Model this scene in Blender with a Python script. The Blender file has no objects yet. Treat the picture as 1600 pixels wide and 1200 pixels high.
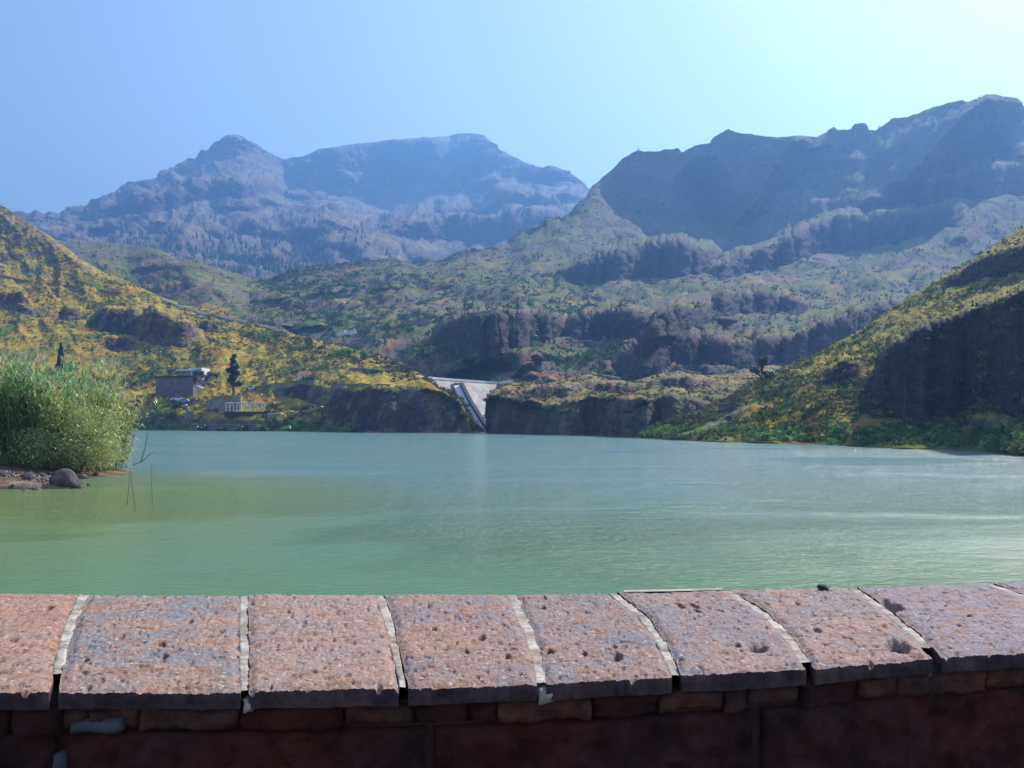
import bpy, math, random
import numpy as np
from mathutils import Vector, Matrix
R = math.radians
S = bpy.context.scene
rng = np.random.default_rng(7)
random.seed(7)

# ------------------------------------------------------------------ camera
CAMZ = 3.5; FPX = 1600.0; HOR = 655.0           # eye above the water, focal length, horizon row
cam_d = bpy.data.cameras.new('camera'); cam = bpy.data.objects.new('camera', cam_d)
S.collection.objects.link(cam); S.camera = cam
cam.location = (0, 0, CAMZ); cam.rotation_euler = (R(90), 0, 0)
cam_d.lens = 36; cam_d.sensor_width = 36; cam_d.shift_y = (HOR-600)/1600
cam_d.clip_start = 0.05; cam_d.clip_end = 30000

# ------------------------------------------------------------------ light
SUN_EL, SUN_AZ = 42, 42                           # azimuth right of the view axis
w = bpy.data.worlds.new('World'); S.world = w; w.use_nodes = True
nt = w.node_tree; bg = nt.nodes['Background']
sk = nt.nodes.new('ShaderNodeTexSky'); sk.sky_type = 'NISHITA'; sk.sun_disc = False
sk.sun_elevation = R(SUN_EL); sk.sun_rotation = R(SUN_AZ)
sk.altitude = 300; sk.air_density = 1.0; sk.dust_density = 1.6; sk.ozone_density = .3
nt.links.new(sk.outputs[0], bg.inputs[0]); bg.inputs[1].default_value = 0.112
sd = bpy.data.lights.new('sun', 'SUN'); sd.energy = 4.6; sd.angle = R(0.5); sd.color = (1, .95, .86)
so = bpy.data.objects.new('sun', sd); S.collection.objects.link(so)
sdir = Vector((math.sin(R(SUN_AZ))*math.cos(R(SUN_EL)), math.cos(R(SUN_AZ))*math.cos(R(SUN_EL)), math.sin(R(SUN_EL))))
so.rotation_euler = sdir.to_track_quat('Z', 'Y').to_euler()
S.view_settings.view_transform = 'Standard'; S.view_settings.look = 'None'
S.view_settings.exposure = 0.85; S.view_settings.gamma = 1; S.view_settings.use_curve_mapping = False
S.render.engine = 'CYCLES'
HAZE_DENSITY = 0.00033; HAZE_COLOR = (.20, .46, 1.0); HAZE_ANI = .48

# ------------------------------------------------------------------ helpers
def at(px, py, Y): return Vector(((px-800)/FPX*Y, Y, CAMZ+(HOR-py)/FPX*Y))

def hsh(ix, iy, iz, seed):
    h = (ix*374761393 + iy*668265263 + iz*2147483647 + seed*1274126177) & 0xFFFFFFFF
    h = ((h ^ (h >> 13))*1274126177) & 0xFFFFFFFF
    h = ((h ^ (h >> 16))*2246822519) & 0xFFFFFFFF
    return h ^ (h >> 15)
def noise(x, y, z=None, seed=0):
    """gradient noise, about -1..1"""
    x = np.asarray(x, float); y = np.asarray(y, float); z = np.zeros_like(x) if z is None else np.asarray(z, float)
    flat = not np.any(z)
    x0 = np.floor(x).astype(np.int64); y0 = np.floor(y).astype(np.int64); z0 = np.floor(z).astype(np.int64)
    fx, fy, fz = x-x0, y-y0, z-z0
    u, v, q = [t*t*t*(t*(t*6-15)+10) for t in (fx, fy, fz)]
    out = 0
    for dz in ((0,) if flat else (0, 1)):
        for dy in (0, 1):
            for dx in (0, 1):
                h = hsh(x0+dx, y0+dy, z0+dz, seed)
                a = (h & 1023)*(2*math.pi/1024); c = ((h >> 10) & 1023)/511.5-1
                if flat: g = np.cos(a)*(fx-dx)+np.sin(a)*(fy-dy)
                else:
                    s = np.sqrt(1-c*c+1e-9); g = np.cos(a)*s*(fx-dx)+np.sin(a)*s*(fy-dy)+c*(fz-dz)
                wt = (u if dx else 1-u)*(v if dy else 1-v)*((q if dz else 1-q) if not flat else 1)
                out = out+g*wt
    return out*1.5
def fbm(x, y, z=None, o=4, seed=0, gain=.5, ridge=False):
    a, s, t = 1, 0, 0; x = np.asarray(x, float); y = np.asarray(y, float)
    for i in range(o):
        n = noise(x, y, z, seed+i*17)
        if ridge: n = 1-2*np.abs(n)
        s = s+a*n; t += a; a *= gain; x = x*2.03+5.1; y = y*2.03+1.7; z = None if z is None else z*2.03+3.3
    return s/t
def sm(a, b, x): t = np.clip((x-a)/(b-a), 0, 1); return t*t*(3-2*t)
def mix(a, b, t): return a+(b-a)*t

def tag(o, label=None, cat=None, group=None, kind=None):
    if label: o['label'] = label
    if cat: o['category'] = cat
    if group: o['group'] = group
    if kind: o['kind'] = kind
    return o
def link(o, parent=None):
    S.collection.objects.link(o)
    if parent: o.parent = parent
    return o
def npmesh(name, V, F, m, parent=None, col=None, smooth=False, loc=None):
    """V (n,3), F (k,3 or 4) numpy arrays -> one mesh object"""
    V = np.asarray(V, np.float32); F = np.asarray(F, np.int32)
    me = bpy.data.meshes.new(name); k = F.shape[1]
    me.vertices.add(len(V)); me.vertices.foreach_set('co', V.ravel())
    me.loops.add(F.size); me.loops.foreach_set('vertex_index', F.ravel())
    me.polygons.add(len(F)); me.polygons.foreach_set('loop_start', np.arange(0, F.size, k, dtype=np.int32))
    me.polygons.foreach_set('loop_total', np.full(len(F), k, np.int32))
    if smooth: me.polygons.foreach_set('use_smooth', np.ones(len(F), bool))
    me.update(calc_edges=True)
    if col is not None:
        c = np.ones((len(V), 4), np.float32); c[:, :3] = np.clip(col, 0, 1)
        at_ = me.attributes.new('Col', 'FLOAT_COLOR', 'POINT'); at_.data.foreach_set('color', c.ravel())
    me.materials.append(m)
    o = bpy.data.objects.new(name, me); link(o, parent)
    if loc is not None: o.location = loc
    return o
def empty(name, loc, rz=0):
    o = bpy.data.objects.new(name, None); o.location = loc; o.rotation_euler = (0, 0, rz)
    o.empty_display_size = .2
    return link(o)
def copy_tree(o, parent=None):
    c = o.copy(); S.collection.objects.link(c)
    if parent: c.parent = parent
    for ch in o.children: copy_tree(ch, c)
    return c
class MB:
    def __init__(s): s.v = []; s.f = []
    def add(s, vs, fs):
        n = len(s.v); s.v += [tuple(p) for p in vs]; s.f += [tuple(i+n for i in f) for f in fs]; return s
    def box(s, x0, y0, z0, x1, y1, z1):
        return s.add([(x0,y0,z0),(x1,y0,z0),(x1,y1,z0),(x0,y1,z0),(x0,y0,z1),(x1,y0,z1),(x1,y1,z1),(x0,y1,z1)],
              [(0,3,2,1),(4,5,6,7),(0,1,5,4),(1,2,6,5),(2,3,7,6),(3,0,4,7)])
    def prism(s, pts, z0, z1):
        """pts: ccw xy list; z0,z1 scalar or per-point list"""
        n = len(pts); a = z0 if hasattr(z0, '__len__') else [z0]*n; b = z1 if hasattr(z1, '__len__') else [z1]*n
        vs = [(p[0], p[1], a[i]) for i, p in enumerate(pts)]+[(p[0], p[1], b[i]) for i, p in enumerate(pts)]
        return s.add(vs, [tuple(range(n))[::-1], tuple(range(n, 2*n))]+[(i, (i+1) % n, n+(i+1) % n, n+i) for i in range(n)])
    def beam(s, p, q, w_, h=None):
        """box beam from p to q"""
        p, q = Vector(p), Vector(q); d = (q-p).normalized(); h = h or w_
        a = d.cross(Vector((0, 0, 1))); a = Vector((1, 0, 0)) if a.length < 1e-4 else a.normalized(); b = a.cross(d)
        vs = [c+a*x*w_/2+b*y*h/2 for c in (p, q) for x, y in ((-1,-1),(1,-1),(1,1),(-1,1))]
        return s.add(vs, [(0,1,2,3),(7,6,5,4),(0,4,5,1),(1,5,6,2),(2,6,7,3),(3,7,4,0)])
    def tube(s, path, radii, n=7):
        rings = []
        for i, p in enumerate(path):
            p = Vector(p); d = (Vector(path[min(i+1, len(path)-1)])-Vector(path[max(i-1, 0)])).normalized()
            a = d.orthogonal().normalized() if abs(d.z) < .9 else d.cross(Vector((1, 0, 0))).normalized(); b = d.cross(a)
            rings.append([p+(a*math.cos(t*2*math.pi/n)+b*math.sin(t*2*math.pi/n))*radii[i] for t in range(n)])
        vs = [v for r_ in rings for v in r_]; fs = []
        for i in range(len(path)-1):
            for t in range(n): fs.append((i*n+t, i*n+(t+1) % n, (i+1)*n+(t+1) % n, (i+1)*n+t))
        fs += [tuple(range(n))[::-1], tuple(range((len(path)-1)*n, len(path)*n))]
        return s.add(vs, fs)
    def build(s, name, m, parent=None, loc=None, smooth=False, bevel=0):
        me = bpy.data.meshes.new(name); me.from_pydata(s.v, [], s.f); me.update(); me.materials.append(m)
        if smooth: me.polygons.foreach_set('use_smooth', [True]*len(me.polygons))
        o = bpy.data.objects.new(name, me); link(o, parent)
        if loc is not None: o.location = loc
        if bevel:
            b = o.modifiers.new('bevel', 'BEVEL'); b.width = bevel; b.segments = 2
        return o

def mat(name, col, rough=.9, var=.25, scale=5, bump=0, bscale=None, vcol=False, spec=.3, metal=0, transl=0, col2=None, coord='Object', bdist=1):
    m = bpy.data.materials.new(name); m.use_nodes = True; n = m.node_tree.nodes; l = m.node_tree.links
    p = n['Principled BSDF']; p.inputs['Roughness'].default_value = rough; p.inputs['Specular IOR Level'].default_value = spec
    p.inputs['Metallic'].default_value = metal
    tc = n.new('ShaderNodeTexCoord'); nz = n.new('ShaderNodeTexNoise'); nz.inputs['Scale'].default_value = scale
    nz.inputs['Detail'].default_value = 6; nz.inputs['Roughness'].default_value = .65; l.new(tc.outputs[coord], nz.inputs['Vector'])
    mp = n.new('ShaderNodeMapRange'); mp.inputs[1].default_value = .3; mp.inputs[2].default_value = .7
    mp.inputs[3].default_value = 1-var; mp.inputs[4].default_value = 1+var; l.new(nz.outputs[0], mp.inputs[0])
    if vcol:
        a = n.new('ShaderNodeAttribute'); a.attribute_name = 'Col'; src = a.outputs['Color']
    elif col2:
        mx = n.new('ShaderNodeMix'); mx.data_type = 'RGBA'; mx.inputs[6].default_value = (*col, 1); mx.inputs[7].default_value = (*col2, 1)
        n2 = n.new('ShaderNodeTexNoise'); n2.inputs['Scale'].default_value = scale*.37; n2.inputs['Detail'].default_value = 5
        l.new(tc.outputs[coord], n2.inputs['Vector']); m2 = n.new('ShaderNodeMapRange'); m2.inputs[1].default_value = .4; m2.inputs[2].default_value = .6
        l.new(n2.outputs[0], m2.inputs[0]); l.new(m2.outputs[0], mx.inputs[0]); src = mx.outputs[2]
    else:
        rgb = n.new('ShaderNodeRGB'); rgb.outputs[0].default_value = (*col, 1); src = rgb.outputs[0]
    vm = n.new('ShaderNodeVectorMath'); vm.operation = 'SCALE'; l.new(src, vm.inputs[0]); l.new(mp.outputs[0], vm.inputs[3])
    l.new(vm.outputs[0], p.inputs['Base Color'])
    if bump:
        nb = n.new('ShaderNodeTexNoise'); nb.inputs['Scale'].default_value = bscale or scale*3; nb.inputs['Detail'].default_value = 8
        nb.inputs['Roughness'].default_value = .7
        l.new(tc.outputs[coord], nb.inputs['Vector']); b = n.new('ShaderNodeBump'); b.inputs['Strength'].default_value = bump
        b.inputs['Distance'].default_value = bdist
        l.new(nb.outputs[0], b.inputs['Height']); l.new(b.outputs[0], p.inputs['Normal'])
    if transl:
        t = n.new('ShaderNodeBsdfTranslucent'); ms = n.new('ShaderNodeMixShader'); ms.inputs[0].default_value = transl
        l.new(vm.outputs[0], t.inputs[0]); l.new(p.outputs[0], ms.inputs[1]); l.new(t.outputs[0], ms.inputs[2])
        l.new(ms.outputs[0], n['Material Output'].inputs['Surface'])
    return m

M = {}
M['terrain'] = mat('terrain', (1,1,1), .95, .4, .5, vcol=True, spec=.15, bump=1, bscale=.8, bdist=.9)
M['terrain_far'] = mat('terrain_far', (1,1,1), .95, .35, .06, vcol=True, spec=.1, bump=1, bscale=.1, bdist=7)
M['scrub'] = mat('scrub', (1,1,1), .8, .2, 1, vcol=True, spec=.2, transl=.25)
M['leaf'] = mat('leaf', (1,1,1), .38, .3, .8, vcol=True, spec=.6, transl=.35)
M['bark'] = mat('bark', (.10,.07,.05), .9, .3, 4, bump=.5)
M['stone_house'] = mat('stone_house', (.16,.15,.16), .9, .35, 2.2, bump=.4, col2=(.23,.2,.18))
M['stone_light'] = mat('stone_light', (.36,.33,.29), .9, .35, 1.6, bump=.4, col2=(.24,.22,.21))
M['white'] = mat('whitewash', (.78,.77,.73), .7, .06, 1.2)
M['offwhite'] = mat('weathered_white', (.5,.49,.46), .8, .2, 1.5)
M['roof_tile'] = mat('roof_tile', (.42,.17,.09), .85, .25, 3)
M['dark'] = mat('dark_timber', (.045,.04,.045), .7, .2, 3)
M['window'] = mat('window_glass', (.03,.04,.05), .1, .1, 1, spec=.6)
M['concrete'] = mat('dam_concrete', (.33,.30,.28), .85, .25, .5, col2=(.42,.39,.36), bump=.1)
_n = M['concrete'].node_tree.nodes; _l = M['concrete'].node_tree.links
_g = _n.new('ShaderNodeNewGeometry'); _s = _n.new('ShaderNodeSeparateXYZ'); _l.new(_g.outputs['Position'], _s.inputs[0])
def _r(src, a, b, c=0, d=1):
    r_ = _n.new('ShaderNodeMapRange'); r_.inputs[1].default_value = a; r_.inputs[2].default_value = b; r_.inputs[3].default_value = c; r_.inputs[4].default_value = d; _l.new(src, r_.inputs[0]); return r_.outputs[0]
_z = _n.new('ShaderNodeTexNoise'); _z.inputs['Scale'].default_value = .35; _z.inputs['Detail'].default_value = 6; _l.new(_g.outputs['Position'], _z.inputs['Vector'])
_m1 = _n.new('ShaderNodeMath'); _m1.operation = 'MULTIPLY'; _l.new(_r(_s.outputs[2], 10, 13), _m1.inputs[0]); _l.new(_r(_z.outputs[0], .46, .66, 0, .6), _m1.inputs[1])
_b = _n['Principled BSDF'].inputs['Base Color']; _src = _b.links[0].from_socket; _x = _n.new('ShaderNodeMix'); _x.data_type = 'RGBA'; _l.new(_m1.outputs[0], _x.inputs[0]); _l.new(_src, _x.inputs[6]); _x.inputs[7].default_value = (.36,.14,.09,1); _l.new(_x.outputs[2], _b)
M['chute'] = mat('chute_concrete', (.72,.72,.68), .7, .12, .5)
M['black'] = mat('dark_slot', (.03,.03,.05), .8, .2, 1)
M['rust'] = mat('rusty_concrete', (.42,.20,.13), .9, .3, .5, col2=(.5,.38,.3))
M['rock'] = mat('boulder_rock', (.11,.085,.10), .85, .4, 3, bump=1, col2=(.2,.15,.14), bdist=.15)
M['silver'] = mat('silver_paint', (.62,.65,.70), .25, .03, 1, metal=.3, spec=.6)
M['blue_car'] = mat('blue_grey_paint', (.22,.28,.42), .3, .03, 1, metal=.2, spec=.6)
M['rubber'] = mat('rubber', (.02,.02,.02), .8, .1, 1)
M['reed_stem'] = mat('reed_stem', (.30,.33,.12), .6, .2, 2, transl=.1)
M['twig'] = mat('twig', (.10,.08,.07), .9, .2, 4)

# ------------------------------------------------------------------ terrain
P = {'ochre': np.array((.40,.28,.035)), 'straw': np.array((.46,.36,.08)), 'green': np.array((.075,.17,.022)), 'lush': np.array((.10,.26,.05)),
     'orange': np.array((.44,.145,.035)), 'rock': np.array((.065,.045,.06)), 'rock2': np.array((.16,.115,.13)), 'grey': np.array((.27,.25,.24)),
     'olive': np.array((.14,.165,.03)), 'soil': np.array((.30,.20,.14)), 'mauve': np.array((.26,.19,.17))}
GR = {}
def interp(pts, x): p = np.array(pts, float); return np.interp(x, p[:, 0], p[:, 1])
def loft(name, x0, x1, crest, rows, seed, L, amp, terr=(0, 0, .5), cliffs=(), spurs=(), pal=None, dens=.62, m='terrain', crag=.6, back=True, smooth_px=10, label=None):
    """surface lofted through level lines: rows nearest first, each (row line, depth line); crest = (row line, depth line)"""
    nu = int((x1-x0)*dens); px = np.linspace(x0, x1, nu)
    cy = interp(crest[0], px); cy = cy+(2.6 if name == 'ridge' else 1.3)*fbm(px/11, px*0+seed, o=4, seed=seed+2, gain=.6); cY = interp(crest[1], px)
    PY = []; DY = []; K = len(rows)
    for k, (a, b) in enumerate(rows):
        DY.append(interp(b, px) if isinstance(b, list) else np.full(nu, float(b)))
        if a == 'water': PY.append(HOR+FPX*CAMZ/DY[-1])
        elif a == 'under': PY.append(HOR+FPX*(CAMZ+3)/DY[-1])
        else: PY.append(np.maximum(interp(a, px) if isinstance(a, list) else float(a), cy+.5*(K-k)))
    PY.append(cy); DY.append(cY)
    gy = []; gd = []
    for k in range(K):
        n = max(3, int(np.percentile(np.abs(PY[k]-PY[k+1]), 90)*dens*1.05))
        for t in np.arange(n)/n:
            gy.append(mix(PY[k], PY[k+1], t)); gd.append(mix(DY[k], DY[k+1], t))
    gy.append(PY[-1]); gd.append(DY[-1]); gy = np.array(gy); gd = np.array(gd)
    ns = max(1, int(smooth_px*dens)); ker = np.hanning(2*ns+3)[1:-1]; ker /= ker.sum()
    pad = np.pad(gd, ((ns, ns), (0, 0)), 'edge'); gd = sum(ker[i]*pad[i:i+gd.shape[0]] for i in range(2*ns+1))
    PX = np.broadcast_to(px, gy.shape).copy()
    rockm = np.zeros_like(gy)
    # spurs and gullies: (polyline, half width px, relative depth)
    wn = fbm(PX/45, gy/45, o=3, seed=seed+90)*9
    for line, wd, a in spurs:
        d = np.full(gy.shape, 1e9); line = np.array(line, float)
        for p, q in zip(line[:-1], line[1:]):
            e = q-p; t = np.clip(((PX-p[0])*e[0]+(gy-p[1])*e[1])/(e@e), 0, 1)
            d = np.minimum(d, np.hypot(PX-p[0]-t*e[0], gy-p[1]-t*e[1]))
        gd = gd*(1-a*np.maximum(0, 1-np.abs(d+wn*.6)/wd)**1.1)
    # terraces of cliff and bench
    if terr[0]:
        Z = CAMZ+(HOR-gy)/FPX*gd; s = Z/terr[0]+.55*fbm(PX/130, gy/130, o=3, seed=seed+3)*1.6
        t = s-np.floor(s); c = terr[2]; g = np.where(t < c, 0, (t-c)/(1-c))
        dr = np.gradient(gd, axis=0)/np.maximum(np.gradient(Z, axis=0), 1e-3); dr = np.clip(dr, 0, 6)*terr[0]
        wgt = terr[1]*sm(-.25, .35, fbm(PX/90, gy/50, o=3, seed=seed+4))
        gd = gd+(g-t)*dr*wgt; rockm = np.maximum(rockm, (t < c)*wgt*.7)
    # named cliffs: (top line, foot line, bench px)
    for top, foot, bench, *lean in cliffs:
        lean = lean[0] if lean else .018
        xa, xb = top[0][0], top[-1][0]
        cols = np.where((px > xa-14) & (px < xb+14))[0]
        jt = fbm(px/22, px*0+seed, o=4, seed=seed+7)*7; jf = fbm(px/30, px*0+seed, o=3, seed=seed+8)*6
        for c in cols:
            wt = min(1, max(0, (px[c]-xa+14)/26), max(0, (xb+14-px[c])/26))
            yt = np.interp(px[c], *zip(*top))+jt[c]; yf = np.interp(px[c], *zip(*foot))+jf[c]
            if yf < yt+2: continue
            col = gy[:, c]; o = np.argsort(col); D = gd[o, c]; df = np.interp(yf, col[o], D)
            tgt = df*(1+lean*np.clip((yf-col)/(yf-yt), 0, 1))
            e = np.where((col <= yf) & (col >= yt), 1, np.where((col < yt) & (col > yt-bench), (col-(yt-bench))/bench, 0))
            delta = np.where(col >= yt, tgt-gd[:, c], (df*(1+lean)-np.interp(yt, col[o], D)))
            gd[:, c] += delta*e*wt; rockm[:, c] = np.maximum(rockm[:, c], ((col <= yf+1) & (col >= yt-1))*wt)
    X = (PX-800)/FPX*gd; Z = CAMZ+(HOR-gy)/FPX*gd; Y = gd
    def normals(X, Y, Z):
        a = np.stack([np.gradient(q, axis=1) for q in (X, Y, Z)], -1); b = np.stack([np.gradient(q, axis=0) for q in (X, Y, Z)], -1)
        n = np.cross(a, b); n /= np.linalg.norm(n, axis=-1, keepdims=True)+1e-9
        return n*np.sign(n[..., 2:3]+1e-9)
    n = normals(X, Y, Z)
    n[n[..., 2] < .15, 1] = -np.abs(n[n[..., 2] < .15, 1])
    Yr = float(np.median(cY)); q = Yr/L; U, W, Q = X/Y*q, np.log(Y)*q, Z/Y*q       # relief keeps its size relative to distance
    big = fbm(U, W, Q*1.4, o=3, seed=seed, ridge=True)
    gul = fbm((U+.3*Q)/.33, (W*.5+Q)/1.1, o=4, seed=seed+31, ridge=True)
    det = fbm(U/.1, W/.1, Q/.1, o=4, seed=seed+51, gain=.65)
    colm = fbm(U/.09, W/.09, Q/.6, o=3, seed=seed+61, ridge=True)
    nr = gy.shape[0]; edge = np.ones(nr); ne = min(22, nr//4); edge[-ne:] = np.linspace(1, .22, ne); edge = edge[:, None]
    shore = sm(0, 6, Z) if rows[0][0] in ('under', 'water') else 1.0
    h = amp*(Y/Yr)*((.5*big+.5*gul)*.5*(1-.88*np.minimum(rockm, 1))+det*(.15+crag*.18*rockm)+(colm*.11+.13*fbm(U/.45, W/.45, Q/.035, o=3, seed=seed+66))*crag*rockm+crag*.24*rockm*(fbm(U/.055, W/.055, Q/.11, o=4, seed=seed+58, gain=.7, ridge=True)-.1))*edge*shore
    fine = fbm(X/Y*150, np.log(Y)*40, Z/Y*150, o=3, seed=seed+71, gain=.8)
    h = h+Y*.0011*fine*(.6+crag*rockm)*np.minimum(edge*1.6, 1)*shore
    X = X+n[..., 0]*h; Y = Y+n[..., 1]*h; Z = Z+n[..., 2]*h
    if back:
        bx, by, bz = [X], [Y], [Z]; X1, Y1, Z1 = X[-1], Y[-1], Z[-1]
        for f, dz in ((1.01, .003), (1.03, .012), (1.07, .035), (1.14, .08), (1.25, .16)):
            bx.append((X1*f)[None]); by.append((Y1*f)[None]); bz.append(np.maximum(Z1-dz*Y1, -3.2)[None])
        X, Y, Z = np.concatenate(bx), np.concatenate(by), np.concatenate(bz)
        rockm = np.concatenate([rockm, np.zeros((5, nu))])
    n = normals(X, Y, Z); steep = 1-n[..., 2]
    col = pal(X, Y, Z, steep, rockm, np.concatenate([gy, np.repeat(gy[-1:], X.shape[0]-nr, 0)]), np.broadcast_to(px, X.shape), seed)
    mot = fbm(X/Y*210, Z/Y*210, o=3, seed=seed+72, gain=.8)
    col = col*(1+.28*mot)[..., None]
    V = np.stack([X, Y, Z], -1).reshape(-1, 3); nr2 = X.shape[0]
    i = (np.arange(nr2-1)[:, None]*nu+np.arange(nu-1)).ravel(); F = np.stack([i, i+1, i+nu+1, i+nu], -1)
    o = npmesh(name, V, F, M[m], col=col.reshape(-1, 3), smooth=True); o['kind'] = 'structure'
    if label: o['label'] = label
    GR[name+str(seed)] = dict(X=X, Y=Y, Z=Z, n=n, rock=rockm, nr=nr, px=800+X/Y*FPX, py=HOR-(Z-CAMZ)/Y*FPX)
    return o
def hit(g, px, py):
    g = GR[g]; d = np.hypot(g['px']-px, g['py']-py); k = d < max(1.6, d.min()+.5)
    Y = np.where(k, g['Y'], 1e9); i = np.unravel_index(Y.argmin(), Y.shape)
    return Vector((g['X'][i], g['Y'][i], g['Z'][i]))

def blend(c, col, t): return c+(col-c)*t[..., None]
def pal_left(X, Y, Z, st, rk, gy, px, s):
    n1 = fbm(X/26, Y/26, o=4, seed=s+101); n2 = fbm(X/9, Y/9, o=4, seed=s+102); n3 = fbm(X/14, Y/20, o=5, seed=s+103); n4 = fbm(X/3, Y/3, o=3, seed=s+104)
    c = np.broadcast_to(P['ochre'], X.shape+(3,)).copy()
    c = blend(c, P['straw'], sm(-.1, .4, n2)*.6); c = blend(c, P['olive'], sm(.0, .3, n1)*.75)
    c = blend(c, P['orange'], sm(.15, .35, n3)*.5)
    c = blend(c, P['green'], sm(.15, .4, fbm(X/18, Y/18, o=4, seed=s+105))*.85)
    c = blend(c, P['rock2'], sm(.2, .4, n4)*.3)
    up = sm(470, 380, gy)*sm(260, 120, px); c = blend(c, P['mauve'], up*sm(-.2, .2, n2)*.8)
    c = blend(c, P['rock2'], np.clip(sm(.25, .45, st)+rk*.6, 0, 1)*.8); c = blend(c, P['rock'], np.clip(rk*1.1, 0, 1)*sm(-.3, .15, n2)*.9)
    c = blend(c, P['straw'], rk*sm(.25, .45, n4)*.35)
    lowb = sm(655, 668, gy)*sm(520, 480, px); c = blend(c, P['green'], lowb*.7)
    return c
def pal_mid(X, Y, Z, st, rk, gy, px, s):
    n1 = fbm(X/70, Y/70, o=4, seed=s+101); n2 = fbm(X/22, Y/22, o=4, seed=s+102); n3 = fbm(X/30, Y/40, o=4, seed=s+103)
    c = np.broadcast_to(P['mauve']*.6, X.shape+(3,)).copy()
    c = blend(c, P['olive']*.8, sm(-.25, .2, n1)*.85); c = blend(c, P['green'], sm(0, .35, n2)*.7)
    low = sm(380, 470, gy)
    c = blend(c, P['ochre'], sm(.1, .35, n3)*(.12+.33*low)); c = blend(c, P['orange'], sm(.25, .4, fbm(X/25, Y/25, o=3, seed=s+107))*.5*low)
    c = blend(c, P['straw'], sm(.3, .5, fbm(X/12, Y/12, o=3, seed=s+108))*.25)
    c = blend(c, P['rock2'], sm(.2, .45, st)*.75); c = blend(c, P['rock'], np.clip(rk*1.2, 0, 1)*.9)
    return c
def pal_far(X, Y, Z, st, rk, gy, px, s):
    n1 = fbm(X/260, Y/260, o=4, seed=s+101); n2 = fbm(X/70, Y/70, o=4, seed=s+102)
    c = np.broadcast_to(P['mauve']*.75, X.shape+(3,)).copy()
    c = blend(c, P['grey']*.8, sm(-.1, .35, n1)*.7); c = blend(c, P['straw'], sm(.15, .45, n2)*.5); c = blend(c, P['olive'], sm(0, .4, -n2)*.5)
    c = blend(c, P['rock2']*.8, sm(.22, .45, st)*.85); c = blend(c, P['rock'], np.clip(rk, 0, 1)*.7)
    return c
def pal_right(X, Y, Z, st, rk, gy, px, s):
    n1 = fbm(X/14, Y/14, Z/10, o=4, seed=s+101); n2 = fbm(X/5, Y/5, Z/5, o=4, seed=s+102); n3 = fbm(X/8, Y/10, Z/8, o=5, seed=s+103)
    c = np.broadcast_to(P['olive'], X.shape+(3,)).copy()
    c = blend(c, P['ochre'], sm(-.3, .15, n1)*.9); c = blend(c, P['lush']*.9, sm(.05, .35, n2)*.6); c = blend(c, P['mauve'], sm(.1, .4, n3)*.55)
    c = blend(c, P['orange'], sm(600, 640, gy)*sm(1130, 1230, px)*sm(1400, 1330, px)*sm(-.15, .2, n3)*.75)
    c = blend(c, P['rock2'], sm(.35, .6, st)*.8); c = blend(c, P['rock'], np.clip(rk*1.2, 0, 1)*.92)
    c = blend(c, P['green'], sm(675, 690, gy)*.6)
    return c

# far massif
crest_far = [(-300,322),(-50,332),(30,340),(90,346),(110,344),(150,325),(200,306),(250,290),(300,264),(316,256),(322,243),(340,226),(355,217),(370,214),(395,224),(420,238),(440,250),(470,246),(490,240),(500,236),(560,228),(620,222),(680,217),(715,212),(740,209),(760,214),(775,234),(800,247),(830,261),(845,266),(870,267),(890,277),(905,285),(910,298),(920,308),(932,314),(960,340),(1000,400),(1050,440)]
loft('mountain', -300, 1050, (crest_far, [(-300,2700),(100,2700),(370,3150),(740,3250),(930,2500),(1050,2300)]),
     [(480, 1250), ([(-300,430),(300,420),(1050,430)], [(-300,1600),(1050,1650)]), ([(-300,385),(100,380),(370,340),(740,365),(900,355),(1050,430)], [(-300,2000),(370,2200),(900,2000),(1050,1900)]),
      ([(-300,345),(100,355),(300,295),(370,285),(440,320),(600,345),(740,330),(800,300),(900,320),(1050,435)], [(-300,2450),(100,2450),(370,2750),(740,2820),(900,2350),(1050,2100)]),
      ([(-300,335),(100,350),(300,272),(370,256),(440,270),(480,318),(600,325),(700,318),(760,290),(800,272),(900,305),(1050,438)], [(-300,2600),(100,2600),(370,3080),(480,2960),(740,3120),(900,2460),(1050,2200)])],
     seed=11, L=520, amp=95, terr=(110, .9, .45),
     spurs=[([(770,235),(740,290),(640,350),(560,400)], 70, .09), ([(365,225),(350,270),(420,330),(500,380)], 60, .06), ([(240,300),(230,340),(300,390)], 50, .05),
            ([(440,255),(445,320),(400,380)], 45, -.06), ([(900,290),(800,320),(700,345)], 40, .05), ([(500,245),(540,300),(520,360)], 45, .035)],
     cliffs=[([(600,372),(680,360),(760,352),(860,345),(905,350)], [(600,385),(680,388),(760,392),(860,395),(905,380)], 14),
             ([(800,276),(850,270),(900,288)], [(800,290),(850,300),(905,308)], 8),
             ([(150,335),(230,322),(300,300),(360,292),(420,300)], [(150,345),(230,345),(300,335),(360,315),(420,312)], 12),
             ([(500,240),(600,229),(690,222)], [(500,275),(600,285),(690,290)], 10)],
     pal=pal_far, m='terrain_far', label='far hazy massif with a knob summit and a long flat top')
# left foothill between the near slope and the massif
loft('foothill', -200, 520, ([(-200,372),(60,376),(110,379),(180,381),(230,386),(262,398),(275,404),(310,408),(340,418),(380,432),(400,441),(440,462),(520,500)], [(-200,1300),(200,1250),(400,1000),(520,900)]),
     [(520, 620), (470, 760), ([(-200,420),(300,425),(520,480)], [(-200,1000),(520,850)])],
     seed=23, L=220, amp=26, spurs=[([(250,400),(300,440),(330,470)], 60, .08)], terr=(38, .5, .35), pal=pal_mid, label='hazy foothill with scattered pines behind the left slope')
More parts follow.
